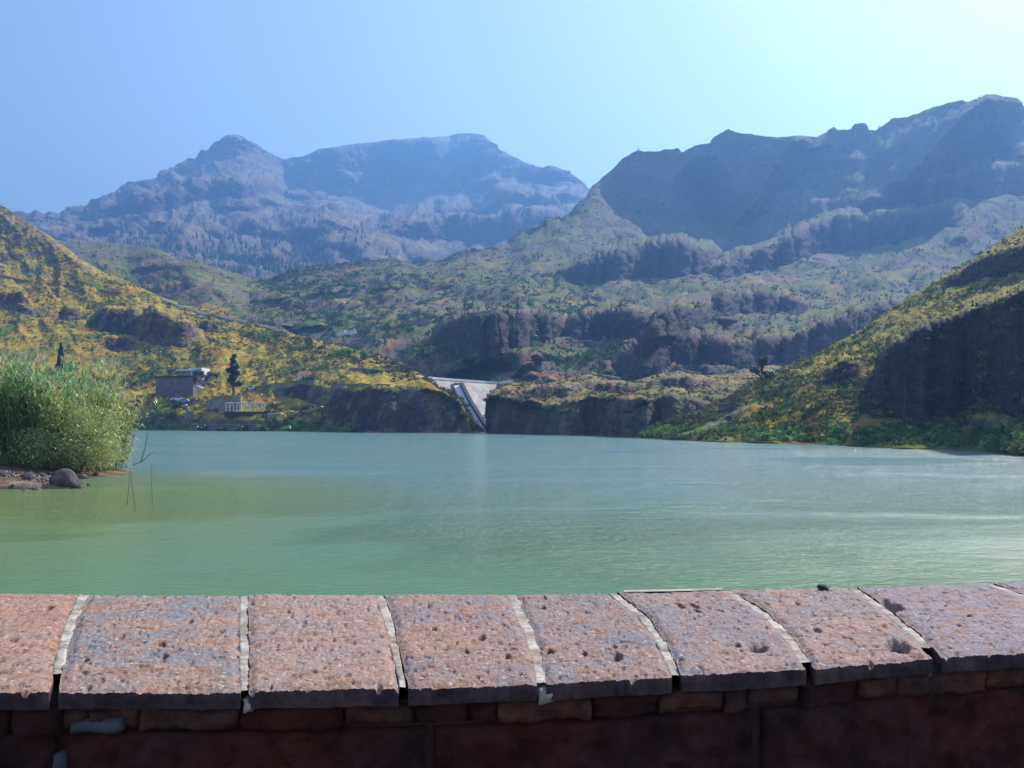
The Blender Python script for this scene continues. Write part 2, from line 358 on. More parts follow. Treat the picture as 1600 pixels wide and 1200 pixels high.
# big right-hand ridge with its long shoulder running down to the left
crest_r = [(240,540),(300,500),(340,472),(400,447),(450,431),(520,420),(600,413),(690,412),(760,393),(820,372),(880,350),(900,338),(915,322),(924,314),(929,306),(932,288),(945,276),(962,262),(972,250),(990,238),(1000,236),(1020,238),(1045,234),(1060,232),(1065,239),(1085,228),(1110,224),(1115,216),(1137,203),(1150,208),(1175,211),(1200,215),(1225,216),(1262,213),(1275,215),(1290,207),(1303,198),(1309,204),(1330,203),(1336,194),(1352,194),(1357,204),(1370,205),(1388,192),(1395,186),(1420,184),(1440,176),(1460,168),(1485,161),(1505,157),(1512,161),(1530,155),(1545,149),(1585,153),(1597,162),(1620,185),(1700,200),(1850,240)]
loft('ridge', 240, 1850, (crest_r, [(240,860),(340,880),(600,1000),(800,1120),(920,1190),(1100,1190),(1300,1150),(1540,1080),(1850,950)]),
     [(626, [(240,560),(560,440),(680,375),(760,355),(850,346),(1850,346)]), ([(240,565),(1850,565)], [(240,640),(600,500),(760,430),(900,415),(1850,415)]), ([(240,545),(340,510),(900,505),(1850,505)], [(240,700),(600,600),(900,560),(1850,550)]),
      ([(240,543),(340,488),(600,455),(920,450),(1300,450),(1500,440),(1850,430)], [(240,740),(600,740),(1100,760),(1850,700)]),
      ([(240,542),(340,478),(600,430),(800,405),(920,380),(1100,405),(1300,395),(1500,330),(1850,320)], [(240,790),(600,890),(920,1010),(1100,1040),(1300,1010),(1500,950),(1850,860)]),
      ([(240,541),(340,473),(600,415),(800,384),(920,330),(945,335),(1100,352),(1300,350),(1400,330),(1500,285),(1850,300)], [(240,820),(600,970),(920,1150),(1100,1150),(1300,1115),(1540,1040),(1850,910)])],
     seed=37, L=230, amp=25, terr=(38, .42, .42), smooth_px=6,
     spurs=[([(1240,225),(1180,330),(1100,420),(1040,500)], 55, .07), ([(1545,160),(1400,300),(1280,370),(1180,470),(1000,545)], 90, .13), ([(1100,300),(1150,380),(1200,420)], 50, -.08),
            ([(920,330),(850,400),(800,470)], 50, .04), ([(1600,250),(1500,380),(1380,450)], 60, .08), ([(790,606),(850,560),(905,528)], 32, .06), ([(930,602),(1000,560),(1050,520),(1110,490)], 42, .09), ([(1130,585),(1200,545),(1260,520)], 40, .07), ([(700,600),(740,572),(800,560)], 30, .05), ([(640,420),(600,470)], 40, .04)],
     cliffs=[([(680,540),(700,512),(730,500),(800,495),(860,498),(885,512)], [(680,550),(700,562),(760,567),(800,558),(850,547),(885,533)], 12),
             ([(880,528),(900,505),(940,490),(980,492),(1030,505)], [(880,538),(930,540),(1000,536),(1030,522)], 10),
             ([(955,575),(1000,540),(1035,497),(1060,490),(1110,485)], [(955,590),(1000,578),(1040,550),(1075,520),(1110,502)], 10),
             ([(1115,482),(1130,468),(1180,464),(1240,470),(1265,485)], [(1115,498),(1180,495),(1240,497),(1265,492)], 12),
             ([(1000,562),(1030,541),(1070,532),(1150,540),(1240,532)], [(1000,575),(1100,575),(1240,580)], 12),
             ([(1225,540),(1250,525),(1300,506),(1350,492),(1410,478)], [(1225,575),(1300,575),(1350,560),(1410,540)], 12),
             ([(865,432),(930,410),(1000,395),(1050,384),(1110,398)], [(865,440),(930,450),(1050,442),(1110,432)], 14),
             ([(1120,420),(1200,395),(1260,362),(1320,352),(1420,345),(1500,325)], [(1120,440),(1200,430),(1260,405),(1320,400),(1420,385),(1500,365)], 16),
             ([(1380,310),(1450,290),(1560,270),(1650,270)], [(1380,320),(1450,325),(1560,310),(1650,310)], 14),
             ([(740,580),(780,565),(820,562)], [(740,590),(780,590),(820,585)], 8),
             ([(735,393),(800,372)], [(735,402),(800,388)], 6)],
     pal=pal_mid, dens=.55, label='big blue shadowed cliff ridge on the right with its long shoulder')
# rocky knoll right of the dam
loft('rocky_shore', 752, 1420, ([(752,705),(759,690),(761,672),(763,645),(764,624),(768,618),(784,613),(790,604),(797,599),(820,597),(845,602),(880,594),(920,586),(950,592),(985,598),(1020,588),(1060,580),(1100,588),(1150,584),(1190,572),(1250,575),(1420,566)], [(752,262),(761,264),(768,272),(784,280),(797,310),(850,330),(1000,340),(1420,340)]),
     [('under', [(752,255),(765,254),(850,232),(950,216),(1010,192),(1100,180),(1420,170)]), ('water', [(752,258),(765,258),(850,237),(950,222),(1010,199),(1100,190),(1420,180)]),
      ([(752,660),(768,650),(860,660),(1000,660),(1420,650)], [(752,259),(850,239),(950,224),(1010,201),(1100,195),(1420,185)]),
      ([(752,640),(768,624),(800,632),(860,642),(885,632),(920,624),(1000,628),(1040,640),(1420,640)], [(752,260),(800,244),(850,242),(950,228),(1010,207),(1100,205),(1420,200)]),
      ([(752,620),(800,610),(900,608),(1000,610),(1100,605),(1420,600)], [(752,262),(800,272),(900,275),(1000,262),(1420,260)])],
     seed=41, L=34, amp=4.5, terr=(6, .35, .4), smooth_px=2, dens=.75, crag=.75,
     cliffs=[([(765,625),(800,634),(860,643),(885,632),(920,624),(1000,628),(1040,640)], [(765,678),(860,681),(920,683),(1000,684),(1040,684)], 5),
             ([(1000,640),(1030,622),(1080,625),(1110,640)], [(1000,660),(1030,655),(1080,650),(1110,652)], 6),
             ([(815,618),(850,606),(900,610)], [(815,624),(850,626),(900,622)], 6), ([(925,604),(970,600),(1000,608)], [(925,614),(970,618),(1000,614)], 6), ([(1030,598),(1075,590),(1120,600)], [(1030,606),(1075,612),(1120,608)], 6)],
     spurs=[([(800,600),(860,625),(880,675)], 40, .05), ([(920,590),(960,625),(990,680)], 40, .06), ([(1060,584),(1050,640)], 40, .05)],
     pal=lambda *a: blend(blend(pal_left(*a), P['rock2'], .42+0*a[0]), P['green'], .35*sm(0, .3, fbm(a[0]/12, a[1]/12, o=4, seed=9))), label='dark rock bluff at the waterline right of the dam')
# left hillside down to the lake
loft('hillside', -260, 765, ([(-260,190),(-60,290),(0,320),(20,332),(60,358),(100,385),(130,408),(165,428),(200,441),(235,458),(260,468),(300,477),(335,487),(380,500),(430,512),(450,520),(500,534),(545,545),(600,560),(628,573),(645,583),(658,596),(672,608),(680,612),(695,617),(704,622),(714,628),(718,638),(726,650),(732,658),(737,668),(744,680),(765,712)],
      [(-260,850),(0,700),(130,590),(260,520),(335,480),(450,430),(545,385),(600,355),(645,315),(686,285),(716,275),(765,266)]),
     [('under', [(-260,318),(220,312),(600,255),(765,252)]), ('water', [(-260,335),(220,328),(450,296),(600,267),(765,260)]),
      ([(-260,655),(240,655),(450,660),(540,664),(600,650),(765,650)], [(-260,338),(220,333),(450,300),(600,269),(765,262)]),
      ([(-260,628),(240,626),(330,634),(380,640),(450,648),(500,648),(560,615),(640,614),(765,620)], [(-260,352),(240,343),(450,312),(520,292),(600,276),(765,266)]),
      ([(-260,600),(240,606),(450,602),(560,600),(640,604),(765,610)], [(-260,380),(240,368),(450,338),(560,300),(640,290),(765,270)]),
      ([(-260,460),(0,480),(200,520),(400,545),(560,575),(765,600)], [(-260,520),(0,500),(200,450),(400,400),(560,340),(765,275)])],
     seed=53, L=60, amp=8, terr=(9, .28, .35), smooth_px=7, dens=.66, crag=.7,
     cliffs=[([(515,640),(540,618),(580,612),(640,612),(690,619),(708,628),(724,654)], [(515,662),(540,672),(580,676),(640,676),(700,677),(724,677)], 6, .036),
             ([(0,463),(30,462),(62,488)], [(0,490),(30,492),(62,500)], 12, .03),
             ([(88,494),(110,486),(130,492)], [(88,506),(110,508),(130,505)], 8, .03),
             ([(138,512),(170,492),(210,492),(225,500)], [(138,520),(170,526),(225,530)], 9, .03),
             ([(215,505),(240,490),(270,500),(305,518)], [(215,535),(240,543),(270,548),(305,538)], 10, .03),
             ([(160,536),(180,533),(207,540)], [(160,548),(180,552),(207,550)], 6, .03),
             ([(440,612),(470,602),(510,612),(540,620)], [(440,622),(470,628),(510,640),(540,640)], 8, .03),
             ([(300,514),(325,512),(340,520)],[(300,520),(325,524),(340,526)],5)],
     spurs=[([(60,360),(150,440),(260,500),(330,560)], 60, .03), ([(330,490),(300,560),(280,610)], 40, -.02)],
     pal=pal_left, label='sunlit dry grassy hillside on the left running down to the lake')
# right near slope
loft('steep_slope', 985, 1850, ([(985,702),(1003,686),(1012,674),(1040,662),(1080,652),(1110,640),(1150,618),(1175,603),(1200,592),(1240,571),(1270,557),(1310,536),(1345,516),(1380,491),(1420,465),(1470,435),(1520,405),(1560,378),(1600,352),(1700,290),(1850,200)],
      [(985,186),(1110,204),(1200,214),(1300,224),(1450,236),(1600,242),(1850,240)]),
     [('under', [(985,178),(1100,155),(1300,130),(1480,112),(1600,104),(1850,92)]), ('water', [(985,184),(1005,186),(1100,160),(1200,147),(1300,137),(1400,122),(1480,117),(1600,108),(1850,97)]),
      ([(985,690),(1100,680),(1300,684),(1600,690),(1850,690)], [(985,185),(1100,164),(1300,141),(1480,121),(1600,112),(1850,102)]),
      ([(985,690),(1100,665),(1300,640),(1400,650),(1480,650),(1600,640),(1850,600)], [(985,186),(1100,176),(1300,155),(1480,138),(1600,130),(1850,118)]),
      ([(985,690),(1150,635),(1300,590),(1400,560),(1600,500),(1850,400)], [(985,187),(1150,190),(1300,180),(1480,172),(1600,165),(1850,160)])],
     seed=67, L=28, amp=4, terr=(7, .35, .38), smooth_px=6, dens=.68, crag=.8,
     cliffs=[([(1372,590),(1385,560),(1410,536),(1445,516),(1500,497),(1540,480),(1600,460),(1850,380)], [(1372,640),(1385,652),(1420,662),(1500,650),(1540,628),(1600,660),(1850,660)], 14),
             ([(1290,590),(1320,570),(1345,572)], [(1290,605),(1320,602),(1345,600)], 8),
             ([(1480,440),(1540,405),(1600,390),(1850,290)], [(1480,455),(1540,440),(1600,430),(1850,350)], 14),
             ([(1130,655),(1150,650)], [(1130,662),(1150,660)], 4)],
     spurs=[([(1850,250),(1620,420),(1560,560),(1600,700)], 70, .12)],
     pal=pal_right, label='steep right-hand slope with green and gold scrub over a dark cliff')

# ------------------------------------------------------------------ ground sheet, water, haze
g = MB(); g.add([(-5200,-300,-3.6),(5200,-300,-3.6),(5200,4150,-3.6),(-5200,4150,-3.6)], [(0,1,2,3)])
tag(g.build('ground', mat('lake_bed', (.16,.15,.10), .95)), kind='structure')
wm = bpy.data.materials.new('lake_water'); wm.use_nodes = True; n = wm.node_tree.nodes; l = wm.node_tree.links
p = n['Principled BSDF']; p.inputs['IOR'].default_value = 1.33; p.inputs['Roughness'].default_value = .16
tc = n.new('ShaderNodeTexCoord')
def tex(scale, sc3, detail=4, rot=0, dist=0.0, rough=.55):
    mp_ = n.new('ShaderNodeMapping'); mp_.inputs['Scale'].default_value = sc3; mp_.inputs['Rotation'].default_value = (0, 0, R(rot))
    t = n.new('ShaderNodeTexNoise'); t.inputs['Scale'].default_value = scale; t.inputs['Detail'].default_value = detail
    t.inputs['Distortion'].default_value = dist; t.inputs['Roughness'].default_value = rough
    l.new(tc.outputs['Object'], mp_.inputs['Vector']); l.new(mp_.outputs[0], t.inputs['Vector']); return t
def mth(op, a, b, c=None):
    m_ = n.new('ShaderNodeMath'); m_.operation = op
    for i, v in enumerate((a, b, c)):
        if v is None: continue
        if isinstance(v, (int, float)): m_.inputs[i].default_value = v
        else: l.new(v, m_.inputs[i])
    return m_.outputs[0]
patch = tex(.035, (1, 1.8, 1), 5, 12, .6)
pr = n.new('ShaderNodeMapRange'); pr.inputs[1].default_value = .46; pr.inputs[2].default_value = .58; pr.inputs[3].default_value = .42; pr.inputs[4].default_value = 1.5
sy = n.new('ShaderNodeSeparateXYZ'); l.new(tc.outputs['Object'], sy.inputs[0])
lee = n.new('ShaderNodeMapRange'); lee.inputs[1].default_value = 13; lee.inputs[2].default_value = 38; lee.inputs[3].default_value = -.10; lee.inputs[4].default_value = .07; l.new(sy.outputs[1], lee.inputs[0])
l.new(mth("ADD", patch.outputs[0], lee.outputs[0]), pr.inputs[0])
wv = tex(2.6, (1, 2.4, 1), 5, 18, .3, .6); wv2 = tex(.5, (1, 2.2, 1), 3, 25)
hgt = mth('ADD', mth('MULTIPLY', wv.outputs[0], .15), mth('MULTIPLY', wv2.outputs[0], .16))
hgt = mth('MULTIPLY', hgt, pr.outputs[0])
bp = n.new('ShaderNodeBump'); bp.inputs['Strength'].default_value = 1; bp.inputs['Distance'].default_value = 1.0
l.new(hgt, bp.inputs['Height']); l.new(bp.outputs[0], p.inputs['Normal'])
cr = n.new('ShaderNodeMix'); cr.data_type = 'RGBA'; cr.inputs[6].default_value = (.11,.215,.045,1); cr.inputs[7].default_value = (.135,.255,.24,1)  # second tint paints the pale sky sheen of distant water into the colour
far = n.new('ShaderNodeMapRange'); far.inputs[1].default_value = 11; far.inputs[2].default_value = 60; l.new(sy.outputs[1], far.inputs[0])
l.new(mth('ADD', mth('MULTIPLY', tex(.02, (1, 1, 1), 3).outputs[0], .35), mth('MULTIPLY', far.outputs[0], .75)), cr.inputs[0])
sx = mth('DIVIDE', mth('ADD', sy.outputs[0], 22.0), 17.0); sz_ = mth('DIVIDE', mth('ADD', sy.outputs[1], -42.0), 26.0)
shal = n.new('ShaderNodeMapRange'); shal.inputs[1].default_value = 1.25; shal.inputs[2].default_value = .1; shal.inputs[3].default_value = 0; shal.inputs[4].default_value = .85
l.new(mth('ADD', mth('MULTIPLY', sx, sx), mth('MULTIPLY', sz_, sz_)), shal.inputs[0]); sh = n.new('ShaderNodeMix'); sh.data_type = 'RGBA'; l.new(shal.outputs[0], sh.inputs[0]); l.new(cr.outputs[2], sh.inputs[6]); sh.inputs[7].default_value = (.16,.225,.03,1)
l.new(sh.outputs[2], p.inputs['Base Color'])
g = MB(); g.add([(-420,1.9,0),(420,1.9,0),(420,420,0),(-420,420,0)], [(0,1,2,3)])
tag(g.build('water', wm), kind='structure')

hm = bpy.data.materials.new('haze'); hm.use_nodes = True; n = hm.node_tree.nodes; l = hm.node_tree.links
n.remove(n['Principled BSDF']); pv = n.new('ShaderNodeVolumePrincipled'); pv.inputs['Color'].default_value = (*HAZE_COLOR, 1)
pv.inputs['Density'].default_value = HAZE_DENSITY; pv.inputs['Anisotropy'].default_value = HAZE_ANI
l.new(pv.outputs[0], n['Material Output'].inputs['Volume'])
hz = MB().box(-5300, -400, -4.8, 5300, 4250, 935).build('haze', hm); hz['kind'] = 'stuff'

# ------------------------------------------------------------------ scrub scattered on the slopes (uncountable)
def leaf_tris(C, s, K, flat=.8, size=.5, up=0, seed=1):
    """K random triangles in a dome of radius s around every centre C"""
    r_ = np.random.default_rng(seed); N = len(C)
    d = r_.normal(size=(N, K, 3)); d /= np.linalg.norm(d, axis=-1, keepdims=True); d[..., 2] = np.abs(d[..., 2])
    rad = r_.uniform(.35, 1, (N, K, 1)); c = C[:, None]+d*rad*s[:, None, None]*np.array((1, 1, flat))
    t = r_.normal(size=(N, K, 3, 3))*(s*size)[:, None, None, None]; t[..., 2] += up*s[:, None, None]
    V = (c[:, :, None]+t*.6).reshape(-1, 3); F = np.arange(len(V)).reshape(-1, 3)
    return V, F
def scatter(g, N, smin, smax, cols, K=14, seed=5, ylim=None, rock=.3, clump=None, name='scrub', label=None, box=None):
    g = GR[g]; r_ = np.random.default_rng(seed); nr = g['nr']
    i = r_.integers(2, nr-1, N*6); j = r_.integers(1, g['X'].shape[1]-1, N*6)
    X, Y, Z = g['X'][i, j], g['Y'][i, j], g['Z'][i, j]; px, py = g['px'][i, j], g['py'][i, j]
    cl = clump or 30
    pr_ = sm(-.35, .25, fbm(X/cl, Y/cl, o=3, seed=seed))*(1-(1-rock)*g['rock'][i, j])*(Z > .4)
    if box: pr_ = pr_*(px > box[0])*(px < box[1])*(py > box[2])*(py < box[3])
    k = np.where(r_.random(N*6) < pr_)[0][:N]
    C = np.stack([X, Y, Z], -1)[k]+r_.normal(size=(len(k), 3))*np.array((.5, .5, 0)); s = smin*(smax/smin)**(r_.random(len(k))**1.8)
    C[:, 2] -= s*.15
    V, F = leaf_tris(C, s, K, seed=seed)
    cols = np.array(cols); cc = cols[r_.integers(0, len(cols), len(k))]*r_.uniform(.75, 1.25, (len(k), 1))
    col = np.repeat(cc, K*3, 0)*np.repeat(r_.uniform(.8, 1.2, (len(k)*K, 1)), 3, 0)
    o = npmesh(name, V, F, M['scrub'], col=col); o['kind'] = 'stuff'
    if label: o['label'] = label
    return o
GC = [(.05,.085,.03),(.075,.11,.04),(.04,.06,.035),(.10,.12,.05),(.13,.12,.06),(.06,.10,.06)]
WC = GC+[(.16,.13,.05),(.12,.07,.05)]
scatter('hillside53', 7000, .35, 1.5, WC, 12, 5, label='low scrub dotting the left hillside')
scatter('ridge37', 15000, .8, 3.2, GC, 9, 6, clump=60, label='scrub on the slopes of the big ridge')
scatter('steep_slope67', 15000, .18, .85, GC+[(.12,.19,.04),(.2,.2,.06)], 14, 7, clump=12, rock=.45, label='scrub and grass tufts on the right-hand slope')
scatter('rocky_shore41', 3500, .3, 1.1, WC, 12, 8, clump=14, rock=.15, label='scrub on the rock bluff')
scatter('foothill23', 2500, 1, 3, GC, 7, 9, clump=60, label='scrub on the hazy foothill')
scatter('hillside53', 1500, .6, 1.6, [(.14,.32,.07),(.17,.36,.09),(.09,.2,.05)], 24, 10, box=(230,640,655,675), clump=20, name='shore_greenery', label='green waterside growth along the left shore')
scatter('steep_slope67', 2600, .4, 1.1, [(.12,.26,.06),(.17,.30,.07),(.09,.18,.05)], 24, 11, box=(1000,1600,668,706), clump=9, name='shore_greenery', label='green waterside growth along the right shore')
scatter('steep_slope67', 900, .4, 1.0, [(.09,.26,.06),(.12,.30,.09)], 24, 12, box=(1390,1540,622,700), clump=50, name='shore_greenery', label='bright green reeds at the foot of the dark cliff')
scatter('ridge37', 1500, 2, 4.5, [(.05,.10,.04),(.07,.15,.05)], 16, 13, box=(390,1000,430,560), clump=50, name='orchard_scrub', label='dark green orchards on the valley terraces')

# ------------------------------------------------------------------ trees
def leafcloud(lobes, n, size, cols, seed, name, parent, m='leaf', aspect=.35, droop=0):
    r_ = np.random.default_rng(seed); L_ = np.array(lobes, float); wgt = L_[:, 3]*L_[:, 4]*L_[:, 5]; wgt /= wgt.sum()
    k = r_.choice(len(L_), n, p=wgt); d = r_.normal(size=(n, 3)); d /= np.linalg.norm(d, axis=1, keepdims=True)
    c = L_[k, :3]+d*L_[k, 3:6]*(r_.random((n, 1))**.42)
    a = r_.normal(size=(n, 3)); a[:, 2] -= droop; a /= np.linalg.norm(a, axis=1, keepdims=True)
    b = np.cross(a, r_.normal(size=(n, 3))); b /= np.linalg.norm(b, axis=1, keepdims=True)
    s = size*r_.uniform(.6, 1.4, (n, 1)); V = np.stack([c-a*s, c+b*s*aspect, c+a*s, c-b*s*aspect], 1).reshape(-1, 3)
    F = np.arange(4*n).reshape(-1, 4); cols = np.array(cols); cc = cols[r_.integers(0, len(cols), n)]*r_.uniform(.75, 1.25, (n, 1))
    o = npmesh(name, V, F, M[m], parent, col=np.repeat(cc, 4, 0)); return o
def tree(name, loc, h, kind, label, cat='tree', group=None, seed=1, cols=None, n=700, crown_w=.3):
    r_ = random.Random(seed); t = empty(name, loc); tag(t, label, cat, group)
    cols = cols or [(.035,.07,.03),(.05,.09,.04),(.03,.05,.03)]
    tr = MB(); lean = (r_.uniform(-.04, .04)*h, r_.uniform(-.04, .04)*h)
    tr.tube([(0,0,-.4),(lean[0]*.3,lean[1]*.3,h*.35),(lean[0]*.7,lean[1]*.7,h*.65),(lean[0],lean[1],h*.92)], [h*.03,h*.022,h*.014,h*.005])
    lobes = []
    if kind == 'cypress':
        lobes = [(0,0,h*(.12+.1*i),h*.1*(1-abs(i-3)/7),h*.1*(1-abs(i-3)/7),h*.1) for i in range(9)]
    elif kind == 'pine':
        for i in range(9):
            f = .28+.66*i/8; a = i*2.4; rr = crown_w*h*(1.1-f)*r_.uniform(.6, 1.1)
            c = (math.cos(a)*rr*.5, math.sin(a)*rr*.5, h*f); lobes.append((*c, rr*.7+.04*h, rr*.7+.04*h, h*.07))
            tr.tube([(0,0,c[2]-.08*h), (c[0]*1.3, c[1]*1.3, c[2])], [h*.01, h*.004], 5)
    else:
        for i in range(11):
            a = i*2.4; f = .45+.5*((i*.37) % 1); rr = crown_w*h*r_.uniform(.3, 1.0)*(1 if f < .8 else .5)
            c = (math.cos(a)*rr, math.sin(a)*rr, h*f); q = crown_w*h*r_.uniform(.35, .6); lobes.append((*c, q, q, q*.7))
            tr.tube([(0,0,h*.35), (c[0]*.6,c[1]*.6,c[2]-.08*h), c], [h*.013, h*.008, h*.003], 5)
    tr.build('trunk', M['bark'], t)
    leafcloud(lobes, n, h*.035, cols, seed, 'crown', t, aspect=.5)
    return t
def place(g, px, py): v = hit(g, px, py); v.z -= .1; return v
def hpx(v, dy): return abs(dy)/FPX*v.y
v = place('hillside53', 94, 596); tree('cypress_tree', v, hpx(v, 62), 'cypress', 'tall dark narrow cypress rising behind the reeds', 'tree', seed=3, cols=[(.02,.035,.02),(.03,.045,.025),(.035,.03,.025)], n=3200)
v = place('hillside53', 364, 616); tree('pine_tree', v, hpx(v, 64), 'pine', 'tall ragged dark green pine right of the stone house', 'tree', seed=4, n=1800, crown_w=.24, cols=[(.03,.065,.035),(.045,.085,.045)])
v = place('steep_slope67', 1190, 607); tree('broadleaf_tree', v, hpx(v, 50), 'round', 'dark spreading tree on the skyline of the right-hand slope', 'tree', seed=5, n=1300)
for i, (g, px, yb, yt, kd, lb) in enumerate([
    ('ridge37', 809, 489, 462, 'round', 'dark dense tree standing on the rim above the shadowed mid-valley cliff'),
    ('ridge37', 794, 487, 472, 'round', 'smaller dark tree just left of the dense tree on the cliff rim'),
    ('ridge37', 727, 486, 460, 'cypress', 'narrow dark tree on the green mid-valley slope left of the cliff rim'),
    ('ridge37', 759, 484, 468, 'pine', 'thin lone tree between the narrow tree and the cliff rim'),
    ('ridge37', 474, 492, 472, 'round', 'large dark tree above the terraced gardens'),
    ('ridge37', 455, 503, 488, 'round', 'dark tree at the left edge of the terraced gardens'),
    ('ridge37', 495, 500, 485, 'pine', 'dark pine among the upper garden terraces'),
    ('ridge37', 601, 540, 517, 'cypress', 'dark cypress right of the white farmhouse'),
    ('ridge37', 655, 492, 479, 'round', 'green round tree by the terrace walls in the valley'),
    ('ridge37', 919, 475, 458, 'round', 'green tree below the slope of the big ridge'),
    ('ridge37', 893, 540, 522, 'round', 'small tree above the brown valley outcrop'),
    ('foothill23', 334, 444, 431, 'pine', 'lone dark pine on the green flank of the foothill'),
    ('foothill23', 157, 391, 381, 'pine', 'leftmost dark pine on the mauve foothill plateau'),
    ('foothill23', 172, 389, 380, 'round', 'short round tree beside the leftmost plateau pine'),
    ('foothill23', 203, 407, 397, 'pine', 'small pine by the track across the foothill'),
    ('foothill23', 217, 409, 401, 'pine', 'smallest pine by the track across the foothill'),
    ('foothill23', 229, 406, 395, 'pine', 'pine at the left end of the foothill treeline'),
    ('foothill23', 241, 406, 396, 'round', 'round tree in the middle of the foothill treeline'),
    ('foothill23', 253, 405, 395, 'pine', 'pine at the right end of the foothill treeline'),
    ('foothill23', 123, 383, 375, 'round', 'small dark tree at the left edge of the foothill plateau'),
    ('ridge37', 997, 238, 228, 'pine', 'tiny tree on the left end of the jagged skyline'),
    ('ridge37', 1372, 207, 194, 'pine', 'lone tree in the notch of the right skyline'),
    ('ridge37', 1532, 157, 147, 'round', 'lone tree near the highest summit on the right'),
    ('hillside53', 212, 562, 541, 'pine', 'dark pointed tree on the slope above the stone house'),
    ('hillside53', 466, 582, 575, 'round', 'small dark tree beside the tiled hut')]):
    v = place(g, px, yb); tree('pine_tree' if kd == 'pine' else 'cypress_tree' if kd == 'cypress' else 'broadleaf_tree', v, hpx(v, yb-yt), kd, lb, seed=20+i, n=220, crown_w=.32 if kd == 'round' else .3)

# pine wood on the massif: reads as one mass
def conifers(g, N, box, hmin, hmax, seed, label, dirn=None):
    g = GR[g]; r_ = np.random.default_rng(seed)
    i = r_.integers(1, g['nr'], N*30); j = r_.integers(0, g['X'].shape[1], N*30); px, py = g['px'][i, j], g['py'][i, j]
    fx = (px-box[0])/(box[1]-box[0]); fy = (py-box[2])/(box[3]-box[2])
    pr_ = (fx > 0)*(fx < 1)*(fy > 0)*(fy < 1)*sm(0, .25, fx)*sm(1, .6, fx)*fy**1.3*sm(-.4, .3, fbm(px/25, py/12, o=2, seed=seed))
    k = np.where(r_.random(N*30) < pr_)[0][:N]; C = np.stack([g['X'][i, j], g['Y'][i, j], g['Z'][i, j]], -1)[k]
    h = r_.uniform(hmin, hmax, len(k)); V = []; F = []; nn = len(k); q = 5
    for (z0, z1, w0) in ((.1, .6, .2), (.4, 1, .14)):
        a = np.arange(q)*2*np.pi/q; base = len(V)
        ring = np.stack([np.cos(a), np.sin(a), 0*a], -1)[None]*(w0*h)[:, None, None]*r_.uniform(.7, 1.3, (nn, q, 1))+C[:, None]+np.array((0, 0, 1))*(z0*h)[:, None, None]
        tip = C[:, None]+np.array((0, 0, 1))*(z1*h)[:, None, None]; V.append(np.concatenate([ring, tip], 1).reshape(-1, 3))
        f = np.stack([np.arange(q), (np.arange(q)+1) % q, np.full(q, q)], -1)[None]+(np.arange(nn)*(q+1))[:, None, None]
        F.append(f.reshape(-1, 3)+(0 if not base else nn*(q+1)))
    V = np.concatenate(V); F = np.concatenate(F); c = np.array((.035,.065,.035))*r_.uniform(.7, 1.4, (len(V), 1))
    o = npmesh('pine_wood', V, F, M['scrub'], col=c); tag(o, label, kind='stuff')
conifers('mountain11', 1500, (130, 640, 335, 432), 7, 16, 77, 'far pine wood on the lower massif')
conifers('mountain11', 160, (500, 860, 385, 425), 7, 14, 78, 'sparse pines below the massif cliffs')

# palms
def palm(loc, h, nf, fl, label, seed, droop=1.0):
    r_ = random.Random(seed); t = empty('palm_tree', loc); tag(t, label, 'palm tree', None)
    MB().tube([(0,0,-.4),(.05*h,0,h*.3),(.02*h,0,h*.7),(0,0,h)], [h*.07+.08,h*.05+.06,h*.04+.06,h*.05+.08], 9).build('trunk', M['bark'], t)
    vs, fs, cs = [], [], []; n_ = 9
    for k in range(n_):
        f = k/(n_-1); x = fl*(f*(1-.25*f*droop)); z = fl*(.55*f-.95*droop*f*f); lw = fl*.22*math.sin(math.pi*(.12+.85*f))
        for s_ in (-1, 1):
            b = len(vs); vs += [(x,0,z),(x+fl*.07,0,z),(x+fl*.10,s_*lw,z-lw*.55)]; fs.append((b,b+1,b+2))
        if k < n_-1:
            f2 = (k+1)/(n_-1); x2 = fl*(f2*(1-.25*f2*droop)); z2 = fl*(.55*f2-.95*droop*f2*f2); b = len(vs)
            vs += [(x,-.04,z),(x,.04,z),(x2,.03,z2),(x2,-.03,z2)]; fs += [(b,b+1,b+2),(b,b+2,b+3)]
    base = npmesh('frond', vs, fs, M['leaf'], t, col=np.tile((.045,.085,.03), (len(vs), 1)))
    for i in range(nf):
        o = base if i == 0 else base.copy()
        if i: S.collection.objects.link(o); o.parent = t
        o.location = (0, 0, h); o.rotation_euler = (r_.uniform(-.2, .2), r_.uniform(-.75, .45), i*2.4+r_.uniform(-.2, .2)); o.scale = [r_.uniform(.8, 1.1)]*3
    return t
v = place('hillside53', 502, 664); palm(v, hpx(v, 26), 34, hpx(v, 15), 'bushy palm at the water edge in front of the left cliff', 3)
v = place('steep_slope67', 1413, 655); palm(v, hpx(v, 70), 40, hpx(v, 24), 'tall palm in shade against the dark right-hand cliff', 5, 1.25)

